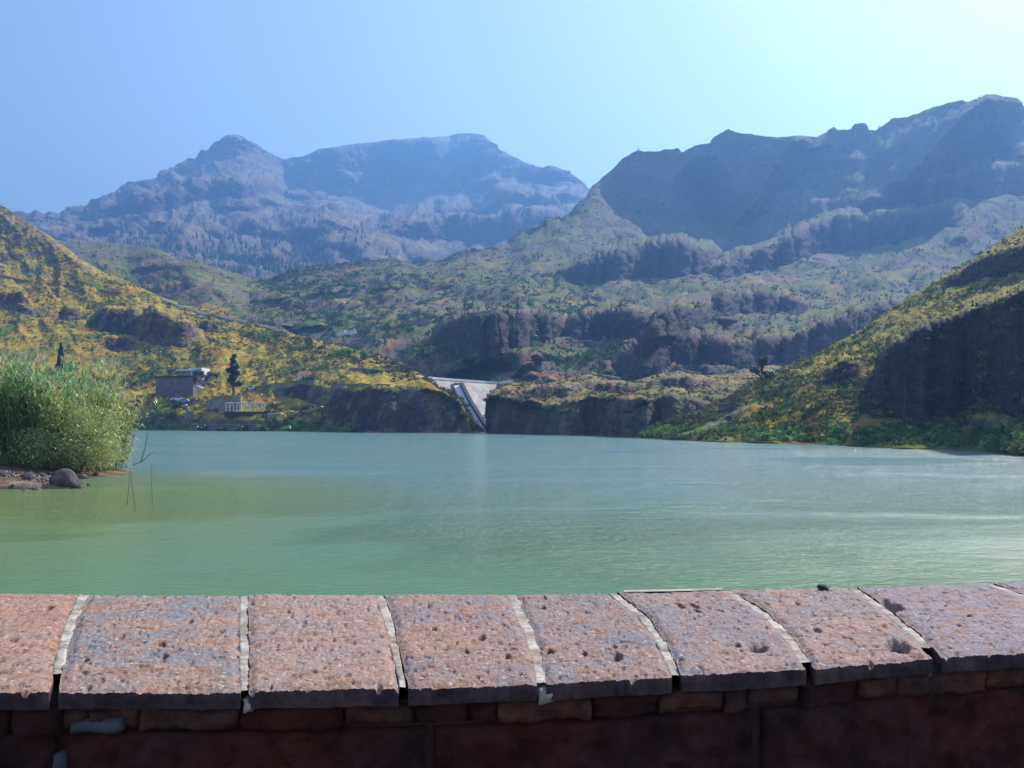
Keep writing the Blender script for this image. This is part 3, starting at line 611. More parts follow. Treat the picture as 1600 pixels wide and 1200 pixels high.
# ------------------------------------------------------------------ dam
ang = 0
t = empty('dam', (0, 0, 0)); tag(t, 'pale concrete dam wedged between two dark rock bluffs', 'dam')
def dp(px, py, Y): return at(px, py, Y)
cl = [(648,590,301),(680,593,313),(705,595,321),(722,596,326),(757,598.5,336),(780,600,341),(800,597.5,322)]   # crest line
bl = [(662,676,282),(690,676,284),(703,676,286),(722,676,288),(742,676,289),(757,676,290),(768,676,288)]
m_ = MB(); top = [dp(*c) for c in cl]; bot = [Vector((a.x*.25+dp(*b).x*.75, dp(*b).y, -2)) for a, b in zip(top, bl)]
bk = [p_+Vector((0, 5, 0)) for p_ in top]; bkb = [Vector((p_.x, p_.y, -2)) for p_ in bk]
N = len(top); vs = top+bot+bk+bkb; fs = []
for i in range(N-1): fs += [(N+i, N+i+1, i+1, i), (2*N+i, i, i+1, 2*N+i+1), (3*N+i+1, 3*N+i, 2*N+i, 2*N+i+1)]
m_.add(vs, fs).build('wall', M['concrete'], t)
m_ = MB()
for a, b in zip(top[:-1], top[1:]):
    m_.beam(a+Vector((0,-.15,.35)), b+Vector((0,-.15,.35)), .5, .7)
m_.build('parapet', M['chute'], t)
def on_face(f, h, off=.15):
    """point on the dam face: f position along crest 0..N-1, h 0 at crest 1 at foot"""
    i = min(int(f), N-2); u = f-i; a = top[i].lerp(top[i+1], u); b = bot[i].lerp(bot[i+1], u); q = a.lerp(b, h); q.y -= off; q.z += off*.3; return q
# spillway chute: floor strip, two dark side walls, gate slot
def scr(px, py, off=0):
    """point of the inclined face seen at px,py"""
    Y = float(np.interp(py, [598, 676], [322, 289]))-off; return dp(px, py, Y)
Lf = [(706,603),(722,634),(738,655),(756,677)]; Rt = [(721,601),(736,630),(750,652),(765,677)]
m_ = MB(); q = [scr(*a, .9) for a in Lf]+[scr(*a, .9) for a in Rt]; q2 = [p_+Vector((0, 3, 0)) for p_ in q]
m_.add(q+q2, [(i+1,i+5,i+4,i) for i in range(3)]+[(i,i+8,i+9,i+1) for i in range(3)]+[(i+5,i+13,i+12,i+4) for i in range(3)]+[(0,4,12,8)]).build('spillway_chute', M['chute'], t)
for ln, wd in ((Lf, .7), (Rt, 1.1)):
    m_ = MB()
    for a, b in zip(ln[:-1], ln[1:]): m_.beam(scr(*a, 1.3), scr(*b, 1.3), wd, 1.4)
    m_.build('side_wall', M['black'], t)
m_ = MB(); m_.add([scr(705,597.5,.8),scr(723,598.5,.8),scr(723,604,.8),scr(705,603,.8)]+[scr(705,597.5,-1),scr(723,598.5,-1),scr(723,604,-1),scr(705,603,-1)],
   [(3,2,1,0),(0,1,5,4),(1,2,6,5),(2,3,7,6),(3,0,4,7)]).build('gate_slot', M['black'], t)
for k in range(2):
    a = scr(711+5*k, 599, 1.2); MB().box(a.x-.25,a.y-.2,a.z-1,a.x+.25,a.y+.3,a.z+.2).build('gate_pier', M['concrete'], t)
a = scr(676,592,.3); MB().box(a.x-.5,a.y-1,a.z-2,a.x+.3,a.y+.4,a.z+.6).build('pier', M['black'], t)

# ------------------------------------------------------------------ stone house and its surroundings
def wbox(mb, A, B, depth, z0, z1):
    """wall block with front edge from A to B (xy), depth away from the camera"""
    A = Vector((A[0], A[1])); B = Vector((B[0], B[1])); d = (B-A).normalized(); nn = Vector((-d.y, d.x))*depth
    return mb.prism([A, B, B+nn, A+nn], z0, z1)
def ath(px, py, Y): return at(px, py, Y*1.05)
Yh = 326
h = empty('stone_house', ath(272, 622, Yh)); tag(h, 'grey stone building with a flat roof terrace above the left shore', 'house')
def hb(mb, name, m, bevel=0, par=None):
    o = mb.build(name, m, par or h); o.matrix_parent_inverse = Matrix.Translation(-Vector(h.location)) if (par is None or par is h) else Matrix()
    if par is not None and par is not h: o.matrix_parent_inverse = Matrix.Identity(4)
    return o
A = ath(243, 625, 333); B = ath(301, 625, Yh); Cn = ath(347, 619, 350)
zt = ath(300, 589, Yh).z; zb = ath(300, 628, Yh).z-2
def P2(v_): return (v_.x, v_.y)
body = MB().prism([P2(A), P2(B), P2(Cn), (A.x+6, A.y+24)], zb, [zt, zt, zt-5.4, zt]); hb(body, 'wall', M['stone_house'])
d2 = (B-A).normalized()
hb(MB().prism([(A.x-.5, A.y-.5), (B.x+.3, B.y-.6), (B.x+2, B.y+3), (A.x+6, A.y+12)], zt+.02, zt+.5), 'roof_slab', M['dark'])
# sunlit buttress wall stepping down to the right, dark stair parapet
s0 = B+Vector((.1,-.1,0)); s1 = ath(334, 612, 343)
hb(MB().beam(Vector((s0.x+1.2, s0.y-.2, zt-.2)), ath(330, 607, 338), .5, 1.6), 'stair_parapet', M['dark'])
hb(MB().prism([P2(ath(301.5,625,325.5)), P2(ath(322,625,330)), P2(ath(346,622,344)), P2(ath(310,622,340))], zb, [ath(301,598,325).z, ath(322,611,330).z, ath(346,612,344).z, zt-3]), 'buttress', M['stone_light'])
# white upper house
u = empty('white_house', ath(303, 589, 338)); tag(u, 'white flat roofed house behind the stone terrace', 'house')
def ub(mb, name, m, par=u):
    o = mb.build(name, m, par); o.matrix_parent_inverse = Matrix.Translation(-Vector(u.location)) if par is u else Matrix.Identity(4); return o
a, b = ath(279, 588, 338), ath(296, 588, 337); zz = ath(279, 590, 338).z-1
ub(MB().prism([P2(a), P2(b), (b.x+2, b.y+6), (a.x, a.y+7)], zz, ath(279, 580, 338).z), 'wall', M['stone_light'])
ub(MB().prism([(a.x-.3,a.y-.5),(b.x+.4,b.y-.5),(b.x+2,b.y+6),(a.x,a.y+7)], ath(279, 580, 338).z+.01, ath(279, 577, 338).z), 'roof', M['white'])
a, b, c = ath(296, 596, 337.5), ath(315, 596, 336), ath(328, 596, 343)
ub(MB().prism([P2(a), P2(b), P2(c), (a.x+3, a.y+8)], ath(300,602,337).z, ath(300,575,337).z), 'wall', M['white'])
for x in (303, 310): 
    q = ath(x, 583, 335.6); f_ = ub(MB().box(q.x-.6,q.y+.2,q.z-.9,q.x+.6,q.y+.9,q.z+.9), 'window', M['window'])
q = ath(323, 590, 339); ub(MB().box(q.x-.5,q.y-.3,q.z-.9,q.x+.5,q.y+.9,q.z+.9), 'window', M['window'])
def bush(name, px, py, Y, w_, hh, cols, label, seed, n=500, size=.28, cat='bush', group=None, g=None):
    loc = at(px, py, Y) if g is None else place(g, px, py)
    t_ = empty(name, loc); tag(t_, label, cat, group); r_ = random.Random(seed)
    lob = [(r_.uniform(-.5,.5)*w_, r_.uniform(-.4,.4)*w_, hh*r_.uniform(.3,.75), w_*.32, w_*.32, hh*.3) for _ in range(6)]
    MB().tube([(0,0,-.3),(0,0,hh*.5)], [.12,.05], 5).build('stem', M['bark'], t_)
    leafcloud(lob, n, size, cols, seed, 'foliage', t_, aspect=.5); return t_
DG = [(.03,.06,.035),(.045,.08,.04)]; MG = [(.07,.13,.05),(.09,.16,.06)]
bush('terrace_bush', 312, 593, 348, 3.6, 3.6, DG, 'dark rounded bush in front of the white house', 1)
bush('bougainvillea', 340, 606, 358, 2.6, 3.4, [(.12,.025,.06),(.16,.03,.08),(.08,.03,.04)], 'dark magenta flowering bush at the right end of the terrace', 2, cat='shrub')
for i, (px, py, w_, hh, c_, lb) in enumerate([(203,606,6,5,DG,'dark bush at the left foot of the slope behind the house'),(222,606,5,5.5,MG,'green leafy bush directly left of the stone house'),
    (236,600,5,6,DG,'dark shaded bush against the stone house corner'),(236,577,6,5,MG,'grey green bush on the slope above the stone house'),(252,583,6,4,[(.12,.2,.12),(.1,.16,.1)],'pale blue green bush behind the roof slab'),
    (272,584,5,3.4,[(.1,.16,.1),(.08,.13,.08)],'low grey green bush left of the white house'),(248,562,6,5,MG,'upper grey green bush high on the slope above the house'),(280,640,4,3,DG,'dark bush on the red bank below the parked cars'),
    (268,655,4,3,MG,'green bush low on the bank near the water'),(470,640,5,2,MG,'low green bush right of the pergola'),(333,590,3,2.5,MG,'green shrub behind the dark magenta bush'),(424,640,4,2.2,MG,'green bush behind the concrete tank')]):
    bush('hillside_bush', px, py, 0, w_, hh, c_, lb, 40+i, n=420, size=.3, g='hillside53', group='bushes round the stone house')

for i, (px, w_, hh, lb) in enumerate([(312,3.2,2.4,'round green bush at the left end of the quay wall'),(347,2.4,1.8,'low green bush in front of the middle of the quay wall'),(380,3.4,2.6,'dense green bush hiding part of the quay wall below the pergola'),(408,3.0,2.6,'green bush at the right end of the quay wall'),
    (520,5,2.4,'bright green waterside bush left of the dark bluff'),(548,4,2.0,'rounded green bush just before the dark bluff'),(455,3.6,1.8,'small green waterside bush left of the palm')]):
    bush('shoreline_bush', px, 676, float(np.interp(px, [300,402,450,600], [312,298,294,266])), w_, hh, MG if i < 4 else [(.12,.28,.07),(.15,.33,.09)], lb, 140+i, n=420, size=.28, group='bushes along the left shore')
# vehicles
def car(loc, rz, m, label):
    t_ = empty('parked_car', loc, rz); tag(t_, label, 'car')
    prof = [(-2.1,.35),(2.1,.35),(2.15,.75),(1.95,.9),(1.0,1.0),(.45,1.42),(-1.0,1.45),(-1.75,1.0),(-2.15,.85)]
    vs = [(x,-.82,z) for x, z in prof]+[(x,.82,z) for x, z in prof]; k = len(prof)
    MB().add(vs, [tuple(range(k)), tuple(range(k,2*k))[::-1]]+[(i,k+i,k+(i+1)%k,(i+1)%k) for i in range(k)]).build('body', m, t_, bevel=.06)
    for s_ in (-1, 1):
        MB().add([(.85,.84*s_,1.0),(.35,.84*s_,1.36),(-.9,.84*s_,1.38),(-1.4,.84*s_,1.02)]+[(.85,.8*s_,1.0),(.35,.8*s_,1.36),(-.9,.8*s_,1.38),(-1.4,.8*s_,1.02)], [(0,1,2,3),(7,6,5,4),(0,4,5,1),(1,5,6,2),(2,6,7,3),(3,7,4,0)]).build('side_window', M['window'], t_)
        for x in (-1.3, 1.3):
            MB().tube([(x,.68*s_,.34),(x,.88*s_,.34)], [.34,.34], 12).build('wheel', M['rubber'], t_)
    MB().add([(1.0,-.7,1.03),(1.0,.7,1.03),(.5,.62,1.42),(.5,-.62,1.42)], [(0,1,2,3)]).build('windscreen', M['window'], t_)
v = place('hillside53', 277, 626); car(v+Vector((0,0,.25)), R(200), M['silver'], 'silver car with open view, upper of two parked below the stone house')
v = place('hillside53', 288, 630); car(v+Vector((0,0,.2)), R(160), M['blue_car'], 'blue grey car, lower of two parked below the stone house')
v = place('hillside53', 392, 609); car(v+Vector((0,0,.3)), R(15), M['silver'], 'pale silver car parked on the track right of the tall pine')

# concrete ramp wall, pergola on a dark deck, tank, quay
def wallthing(name, pts, hgt_, m, label, cat='wall', thick=.5, g=None):
    """free standing wall through (px, py foot, Y) points"""
    q = [at(*p_) if g is None else hit(g, p_[0], p_[1]) for p_ in pts]; o = empty(name, q[0]); tag(o, label, cat); mb = MB()
    for a_, b_ in zip(q[:-1], q[1:]): 
        a2, b2 = a_-q[0], b_-q[0]
        mb.add([a2+Vector((0,0,-1.2)),b2+Vector((0,0,-1.2)),b2+Vector((0,thick,-1.2)),a2+Vector((0,thick,-1.2)),a2+Vector((0,0,hgt_)),b2+Vector((0,0,hgt_)),b2+Vector((0,thick,hgt_)),a2+Vector((0,thick,hgt_))],
               [(0,3,2,1),(4,5,6,7),(0,1,5,4),(1,2,6,5),(2,3,7,6),(3,0,4,7)])
    mb.build('masonry', m, o); 
    cp = MB()
    for a_, b_ in zip(q[:-1], q[1:]): cp.beam(a_-q[0]+Vector((0,thick*.5,hgt_+.08)), b_-q[0]+Vector((0,thick*.5,hgt_+.08)), thick+.2, .16)
    cp.build('coping', M['stone_light'], o); return o
rp = empty('ramp_wall', at(350, 632, 322)); tag(rp, 'pale wedge shaped concrete ramp wall left of the pergola', 'wall')
c0 = Vector(rp.location); a, b = at(322, 631, 323)-c0, at(376, 633, 318)-c0
MB().prism([P2(a), P2(b), (b.x, b.y+1.2), (a.x, a.y+1.2)], -1.6, [at(322,628,323).z-c0.z, at(376,617,318).z-c0.z, at(376,617,318).z-c0.z, at(322,628,323).z-c0.z]).build('masonry', M['stone_light'], rp)
MB().beam((a.x, a.y+.5, at(322,628,323).z-c0.z+.1), (b.x, b.y+.5, at(376,617,318).z-c0.z+.1), 1.0, .18).build('coping', M['roof_tile'], rp)
pg = empty('pergola', at(353, 643, 312)); tag(pg, 'white post and beam pergola on a dark deck by the lake', 'pergola'); c0 = Vector(pg.location)
X0, X1 = 0, at(409, 643, 312).x-c0.x; H_ = 2.5
MB().box(X0-.3, -.6, -1.6, X1+2.2, 4, 0).build('deck', M['dark'], pg)
for i, f in enumerate((0, .12, .3, .42, .55, .68, .78, .9, 1)):
    x = X0+(X1-X0)*f
    for yy in (0, 3.4): MB().box(x-.11, yy-.11, 0, x+.11, yy+.11, H_).build('post', M['offwhite'], pg)
for x0_, x1_ in ((X0, X0+(X1-X0)*.5), (X0+(X1-X0)*.54, X1)):
    for yy in (0, 3.4): MB().box(x0_-.15, yy-.1, H_, x1_+.15, yy+.1, H_+.22).build('beam', M['offwhite'], pg)
for f in (0, .12, .3, .42, .55, .68, .78, .9, 1):
    x = X0+(X1-X0)*f; MB().box(x-.06, -.3, H_+.22, x+.06, 3.7, H_+.34).build('rafter', M['offwhite'], pg)
tk = empty('water_tank', at(429, 655, 306)); tag(tk, 'pale square concrete tank at the right end of the pergola deck', 'tank')
MB().box(-2.0,0,-.6,2.0,3,1.6).build('basin', M['stone_light'], tk); MB().box(-2.1,-.1,1.6,2.1,3.1,1.8).build('rim', M['white'], tk)
wallthing('quay_wall', [(300,675,314),(350,676,307),(402,676,300)], 2.4, M['stone_house'], 'low dark quay wall at the waterline below the pergola')
MB_ = empty('boat_ramp', at(293, 650, 322)); tag(MB_, 'narrow pale blue slipway post leaning down the bank below the cars', 'slipway')
MB().beam((-1.3,1.5,3.6),(1.6,-1.5,-1.4),.7,.5).build('beam', mat('ramp_grey', (.14,.16,.20), .7), MB_)

# tiled hut and white farmhouse, ruins
ht = empty('tiled_hut', hit('hillside53', 474, 592)); tag(ht, 'small hut with an orange tiled gable roof on the left hillside', 'hut')
k = Vector(ht.location).y/1600
MB().box(-9*k, 0, -.8, 9*k, 14*k, 8*k).build('wall', M['white'], ht)
MB().add([(-11*k,-2*k,7.5*k),(11*k,-2*k,7.5*k),(11*k,16*k,7.5*k),(-11*k,16*k,7.5*k),(-7*k,7*k,14*k),(8*k,7*k,14*k)], [(0,1,5,4),(1,2,5),(2,3,4,5),(3,0,4),(3,2,1,0)]).build('roof', M['roof_tile'], ht)
MB().box(-2*k,-.12,-.3,1.5*k,.05,5*k).build('door', M['dark'], ht); MB().box(4*k,-.1,2.5*k,7*k,.05,5.5*k).build('window', M['window'], ht)
bush('hut_bush', 482, 596, 0, 4, 1.8, DG, 'dark bush growing in front of the tiled hut', 70, g='hillside53')
fh = empty('farmhouse', hit('ridge37', 541, 523)); tag(fh, 'small white farmhouse among dark trees on the valley terraces', 'house'); k = Vector(fh.location).y/1600
MB().box(-15*k,0,-2,17*k,8*k,3.2*k).build('terrace_wall', M['white'], fh)
for x0_, x1_, z1_ in ((-12,-3,8),(0,7,7),(9,13,9)): MB().box(x0_*k, 3*k, 3.2*k, x1_*k, 9*k, z1_*k).build('wall', M['white'], fh)
MB().box(-12.6*k,2.6*k,8*k,-2.4*k,9.4*k,8.8*k).build('roof', M['dark'], fh); MB().box(-.6*k,2.6*k,7*k,7.6*k,9.4*k,7.7*k).build('roof', M['roof_tile'], fh)
for x in (-9,-6,3): MB().box((x-.7)*k,2.7*k,4.5*k,(x+.7)*k,3.05*k,6.3*k).build('window', M['window'], fh)
gp = empty('gateposts', hit('hillside53', 560, 560)); tag(gp, 'pair of white posts beside the bright green trees on the hillside', 'gate posts'); k = Vector(gp.location).y/1600
for x in (-1.5, 1.5): MB().box((x-.8)*k,0,-.5,(x+.8)*k,1.2*k,6*k).build('post', M['white'], gp)
for i, (px, py, w_, lb) in enumerate([(533,552,4,'bright green spreading tree left of the white gate posts'),(548,554,4,'bright green tree just left of the white gate posts'),(574,556,4.2,'bright green tree just right of the white gate posts')]):
    bush('citrus_tree', px, py, 0, w_, 2.6, [(.10,.24,.04),(.14,.28,.05)], lb, 60+i, g='hillside53', cat='tree')
# retaining walls and roadside parapets that read as pale lines
def lw(name, g, pts, hh, m, label, thick=.6): return wallthing(name, [(a_, b_, 0) for a_, b_ in pts], hh, m, label, g=g, thick=thick)
lw('roadside_wall', 'hillside53', [(385,611),(405,607),(430,604),(460,602),(490,599)], 1.0, M['stone_light'], 'pale track wall climbing from the silver car to the hut')
lw('roadside_wall', 'hillside53', [(255,470),(275,477),(300,484),(325,490),(350,496),(380,503),(405,509),(430,515),(444,519)], .8, M['white'], 'long white parapet running down the skyline of the left hill')
lw('roadside_wall', 'hillside53', [(0,431),(40,438),(80,444),(120,448),(160,453),(190,458)], .5, M['roof_tile'], 'reddish earth road edge across the upper left hill')
for i, (g_, pts, hh, lb) in enumerate([('ridge37', [(560,498),(585,497),(606,496)], 1.0, 'pale terrace wall high in the middle of the valley'),
     ('ridge37', [(625,507),(640,508),(655,507),(670,506)], 2.2, 'brightest broken terrace wall left of the dark valley cliff'),
     ('ridge37', [(632,493),(650,492)], 1.0, 'short pale terrace wall above the brightest one'),
     ('ridge37', [(722,494),(745,493),(768,493)], 1.2, 'pale wall along the rim of the dark valley cliff'),
     ('ridge37', [(510,541),(530,541),(550,541),(570,542)], 1.6, 'long grey terrace wall below the white farmhouse'),
     ('ridge37', [(885,537),(915,536),(945,537),(985,537)], .7, 'pale wall along the foot of the middle cliff'),
     ('rocky_shore41', [(1040,571),(1070,571),(1100,571)], .5, 'faint wall on the slope right of the dam'),
     ('rocky_shore41', [(942,588),(970,588)], .5, 'short pale wall above the rock bluff'),
     ('hillside53', [(545,577),(570,578),(600,581)], .6, 'low wall below the bright green trees'),
     ('hillside53', [(520,603),(560,602),(610,603)], .5, 'low wall along the top of the left rock bluff')]):
    lw('terrace_wall', g_, pts, hh, M['stone_light'], lb)
lw('terrace_wall', 'steep_slope67', [(1122,640),(1136,640),(1150,638)], 1.1, M['stone_house'], 'dark low wall on the slope near the spreading tree')

# ------------------------------------------------------------------ left spit, boulders, reeds
ny, nx = 150, 170
YY, XX = np.meshgrid(np.linspace(46, 125, ny), np.linspace(-75, -16, nx), indexing='ij')
xs = np.interp(YY, [46,50,51.5,54,58,62,66,70,76,90,125], [-60,-36,-21.8,-22.3,-25.2,-25.6,-24.5,-25.5,-30,-44,-70])
d = np.minimum(xs-XX, (YY-50)*1.2)+fbm(XX/3, YY/3, o=4, seed=5)*.8
ZZ = np.where(d > 0, np.minimum(d*.11, 1.1+.01*d), np.maximum(d*.35, -3))+fbm(XX/1.2, YY/1.2, o=4, seed=9)*.12*sm(-1, 1, d)
c = np.broadcast_to(np.array((.27,.165,.095)), XX.shape+(3,)).copy(); n2 = fbm(XX/1.5, YY/1.5, o=4, seed=12)
c = blend(c, np.array((.45,.36,.26)), sm(0, .4, n2)*.7); c = blend(c, np.array((.16,.11,.09)), sm(.05, .4, -n2)*.5)
i = (np.arange(ny-1)[:, None]*nx+np.arange(nx-1)).ravel()
o = npmesh('spit', np.stack([XX, YY, ZZ], -1).reshape(-1, 3), np.stack([i, i+1, i+nx+1, i+nx], -1), M['terrain'], col=c.reshape(-1, 3), smooth=True); tag(o, 'bare earth spit under the reeds', kind='structure')
def spit_z(x, y):
    i_ = int(np.clip((y-46)/79*(ny-1), 0, ny-1)); j_ = int(np.clip((x+75)/59*(nx-1), 0, nx-1)); return ZZ[i_, j_]
import bmesh
def boulder(px, py, w_, hh, label, seed, sub=3):
    Y = FPX*CAMZ/(py-HOR); x = (px-800)/FPX*Y; z = max(spit_z(x, Y), -.1)
    me = bpy.data.meshes.new('boulder'); bm = bmesh.new(); bmesh.ops.create_icosphere(bm, subdivisions=sub, radius=1); bm.to_mesh(me); bm.free()
    co = np.empty(len(me.vertices)*3, np.float32); me.vertices.foreach_get('co', co); co = co.reshape(-1, 3)
    f = 1+.3*fbm(co[:, 0]*1.1+seed, co[:, 1]*1.1, co[:, 2]*1.1, o=4, seed=seed)
    co = co*f[:, None]; co[:, 2] = np.maximum(co[:, 2], -.45); co = co*np.array((w_, w_*.8, hh)); me.vertices.foreach_set('co', co.ravel().astype(np.float32))
    me.polygons.foreach_set('use_smooth', [sub > 2]*len(me.polygons)); me.materials.append(M['rock'])
    o_ = bpy.data.objects.new('boulder', me); link(o_); o_.location = (x, Y, z+hh*.3); o_.rotation_euler = (0, 0, seed); tag(o_, label, 'rock', 'rocks at the tip of the spit')
boulder(100, 762, .72, .62, 'large rounded purple grey boulder at the tip of the spit', 3)
for i, (px, py, s_, lb) in enumerate([(119,763,.28,'pale rock touching the right side of the large boulder'),(126,764,.16,'small pale stone furthest right at the tip of the spit'),(44,760,.38,'dark flat rock left of the large boulder at the waterline'),
    (57,765,.24,'pale wet stone between the flat rock and the large boulder'),(70,760,.22,'light stone just left of the large boulder'),(65,752,.34,'grey upright rock behind the light stone'),(80,748,.2,'small dark rock behind the large boulder'),
    (38,766,.2,'small pale stone at the waterline below the flat rock'),(2,758,.3,'dark rock at the left edge of the picture'),(130,748,.3,'grey rock under the edge of the bush'),(78,757,.16,'little stone beside the large boulder'),
    (20,764,.14,'small stone on the shore near the left edge'),(150,744,.2,'small dark stone under the right-hand bush'),(62,744,.26,'brown rock higher on the bare earth'),(48,748,.16,'pebble sized stone on the earth bank')]):
    boulder(px, py, s_, s_*.75, lb, 10+i, 2)

r2_ = np.random.default_rng(21); gx = r2_.uniform(-34, -20, 900); gy_ = r2_.uniform(50, 60, 900); gz = np.array([spit_z(a, b) for a, b in zip(gx, gy_)]); k_ = gz > .02
ico = np.array([(1,0,0),(-1,0,0),(0,1,0),(0,-1,0),(0,0,1),(0,0,-1)], float); icf = np.array([(0,2,4),(2,1,4),(1,3,4),(3,0,4),(2,0,5),(1,2,5),(3,1,5),(0,3,5)])
gc = np.stack([gx, gy_, gz], -1)[k_]; gv = gc[:, None]+ico[None]*(r2_.uniform(.03, .13, (len(gc), 1, 1)))*r2_.uniform(.6, 1.4, (len(gc), 6, 1))
o = npmesh('gravel', gv.reshape(-1, 3), (icf[None]+(np.arange(len(gc))*6)[:, None, None]).reshape(-1, 3), M['scrub'], col=np.repeat(np.array((.22,.17,.15))*r2_.uniform(.4, 1.7, (len(gc), 1)), 6, 0)); tag(o, 'loose gravel strewn over the earth bank', kind='stuff')
def reeds(name, pts, hmin, hmax, label, seed, cols, leaf_l=1.0, nl=17, lean=(0, 0)):
    r_ = np.random.default_rng(seed); ctr = np.mean(pts, 0); t_ = empty(name, (ctr[0], ctr[1], max(0, spit_z(*ctr)))); tag(t_, label, 'reeds', 'giant reed clumps on the spit')
    n_ = len(pts); H2 = r_.uniform(hmin, hmax, n_)*np.where(r_.random(n_) < .05, 1.13, 1)*(1+.22*fbm(pts[:, 0]*.8, pts[:, 1]*1.3, o=2, seed=seed)); x = pts[:, 0]-ctr[0]; y = pts[:, 1]-ctr[1]
    z0 = np.array([spit_z(*q) for q in pts])-t_.location.z; lx = (r_.normal(lean[0], .10, n_)+.16*x/(np.abs(x).max()))*H2; ly = (r_.normal(lean[1], .10, n_)+.12*y/(np.abs(y).max()))*H2
    def stem(f): return np.stack([x+lx*f**1.7, y+ly*f**1.7, z0+H2*f*(1-.03*f)], -1)
    sv = []; fr = [0, .35, .7, 1]; wd = [.016, .013, .010, .004]
    for k_, f in enumerate(fr):
        b_ = stem(f)
        for a_ in range(3): sv.append(b_+np.array((math.cos(a_*2.094), math.sin(a_*2.094), 0))*wd[k_])
    V = np.stack(sv, 1).reshape(-1, 3); q = []
    for k_ in range(3):
        for a_ in range(3): q.append((k_*3+a_, k_*3+(a_+1) % 3, k_*3+3+(a_+1) % 3, k_*3+3+a_))
    F = (np.array(q)[None]+(np.arange(n_)*12)[:, None, None]).reshape(-1, 4)
    tag(npmesh('stems', V, F, M['reed_stem'], t_), kind='stuff')
    k_ = np.where(H2 > np.quantile(H2, .93))[0]; tp = stem(np.full(n_, 1.0))[k_]      # feathery seed heads on the tallest canes
    pc = tp[:, None]+r_.normal(size=(len(k_), 40, 3))*np.array((.05, .05, .16))+np.array((0, 0, .12)); w3 = r_.normal(size=(len(k_), 40, 3, 3))*np.array((.018, .018, .06))
    PV = (pc[:, :, None]+w3).reshape(-1, 3)
    if len(PV): tag(npmesh('seed_heads', PV, np.arange(len(PV)).reshape(-1, 3), M['leaf'], t_, col=np.tile((.50, .46, .36), (len(PV), 1))), kind='stuff')
    f = r_.uniform(.12, 1, (n_, nl)); f[:, 0] = 1; az = r_.uniform(0, 2*np.pi, (n_, nl)); az = np.where(r_.random((n_, nl)) < .35, r_.normal(-.3, .7, (n_, nl)), az)
    base = np.stack([x[:, None]+lx[:, None]*f**1.7, y[:, None]+ly[:, None]*f**1.7, z0[:, None]+H2[:, None]*f*(1-.03*f)], -1).reshape(-1, 3)
    az = az.ravel(); ff = f.ravel(); N_ = len(base); Ll = leaf_l*r_.uniform(.5, 1.2, N_)*(1-.35*ff); up = r_.uniform(.8, 1.7, N_)+.5*(ff > .9)
    d_ = np.stack([np.cos(az), np.sin(az)], -1); side = np.stack([-np.sin(az), np.cos(az), 0*az], -1)
    def pt(s_): 
        q_ = np.empty((N_, 3)); q_[:, :2] = base[:, :2]+d_*(Ll*s_*.8)[:, None]; q_[:, 2] = base[:, 2]+Ll*(up*s_-1.25*s_*s_); return q_
    w0 = .042*r_.uniform(.7, 1.3, N_)[:, None]
    V = np.stack([pt(0)-side*w0*.5, pt(0)+side*w0*.5, pt(.45)-side*w0, pt(.45)+side*w0, pt(1)-side*w0*.15, pt(1)+side*w0*.15], 1).reshape(-1, 3)
    F = (np.array([(0,1,3,2),(2,3,5,4)])[None]+(np.arange(N_)*6)[:, None, None]).reshape(-1, 4)
    cols = np.array(cols); cc = cols[r_.integers(0, len(cols), N_)]*r_.uniform(.5, 1.5, (N_, 1))
    tag(npmesh('leaves', V, F, M['leaf'], t_, col=np.repeat(cc, 6, 0)), kind='stuff')
def ell(cx, cy, ax, ay, n_, seed):
    r_ = np.random.default_rng(seed); nc = max(8, n_//17); a = r_.uniform(0, 2*np.pi, nc); q = np.sqrt(r_.random(nc)); k_ = r_.integers(0, nc, n_)
    return np.stack([cx+ax*q[k_]*np.cos(a[k_]), cy+ay*q[k_]*np.sin(a[k_])], -1)+r_.normal(size=(n_, 2))*.3
    return np.stack([cx+ax*q*np.cos(a), cy+ay*q*np.sin(a)], -1)
BG = [(.17,.40,.12),(.22,.46,.14),(.32,.52,.26),(.13,.30,.10),(.34,.28,.15)]; YG = [(.36,.44,.12),(.45,.50,.17),(.27,.40,.12),(.5,.48,.22)]
reeds('reed_clump', ell(-36, 65, 5.5, 5, 520, 1), 4.6, 6.4, 'tall blue green reeds at the left edge of the picture', 1, BG+[(.18,.30,.16)])
reeds('reed_clump', ell(-30.3, 67, 3.4, 4.5, 420, 2), 4.4, 6.6, 'tallest green reeds in the middle of the spit', 2, BG+YG[:1])
reeds('reed_clump', ell(-27.9, 66.5, 2.0, 3.4, 420, 3), 2.6, 5.2, 'yellow green reeds leaning out over the water on the right', 3, YG, .85, 20, (.07, -.06))
reeds('reed_clump', ell(-37, 60, 5, 2.0, 200, 4), 1.6, 3.4, 'low front reeds drooping over the bare earth at left', 4, BG, .9, 14, (0, -.15))
bt = empty('willow_bush', (-26.9, 63.6, .2)); tag(bt, 'leafy yellow green bush overhanging the water beside the reeds', 'bush')
MB().tube([(0,0,-.4),(.2,0,1),(.6,-.1,2.6)], [.12,.09,.03], 6).build('stem', M['bark'], bt)
mb = MB(); r2 = random.Random(4)
for k_ in range(34):
    a_ = r2.uniform(0, 6.28); q = (math.cos(a_)*r2.uniform(1, 2.6), math.sin(a_)*r2.uniform(1, 2.2), r2.uniform(.6, 3.4)); mb.tube([(0,0,0), (q[0]*.4,q[1]*.4,q[2]*.6), q], [.03,.02,.006], 4)
mb.build('branches', M['twig'], bt); 
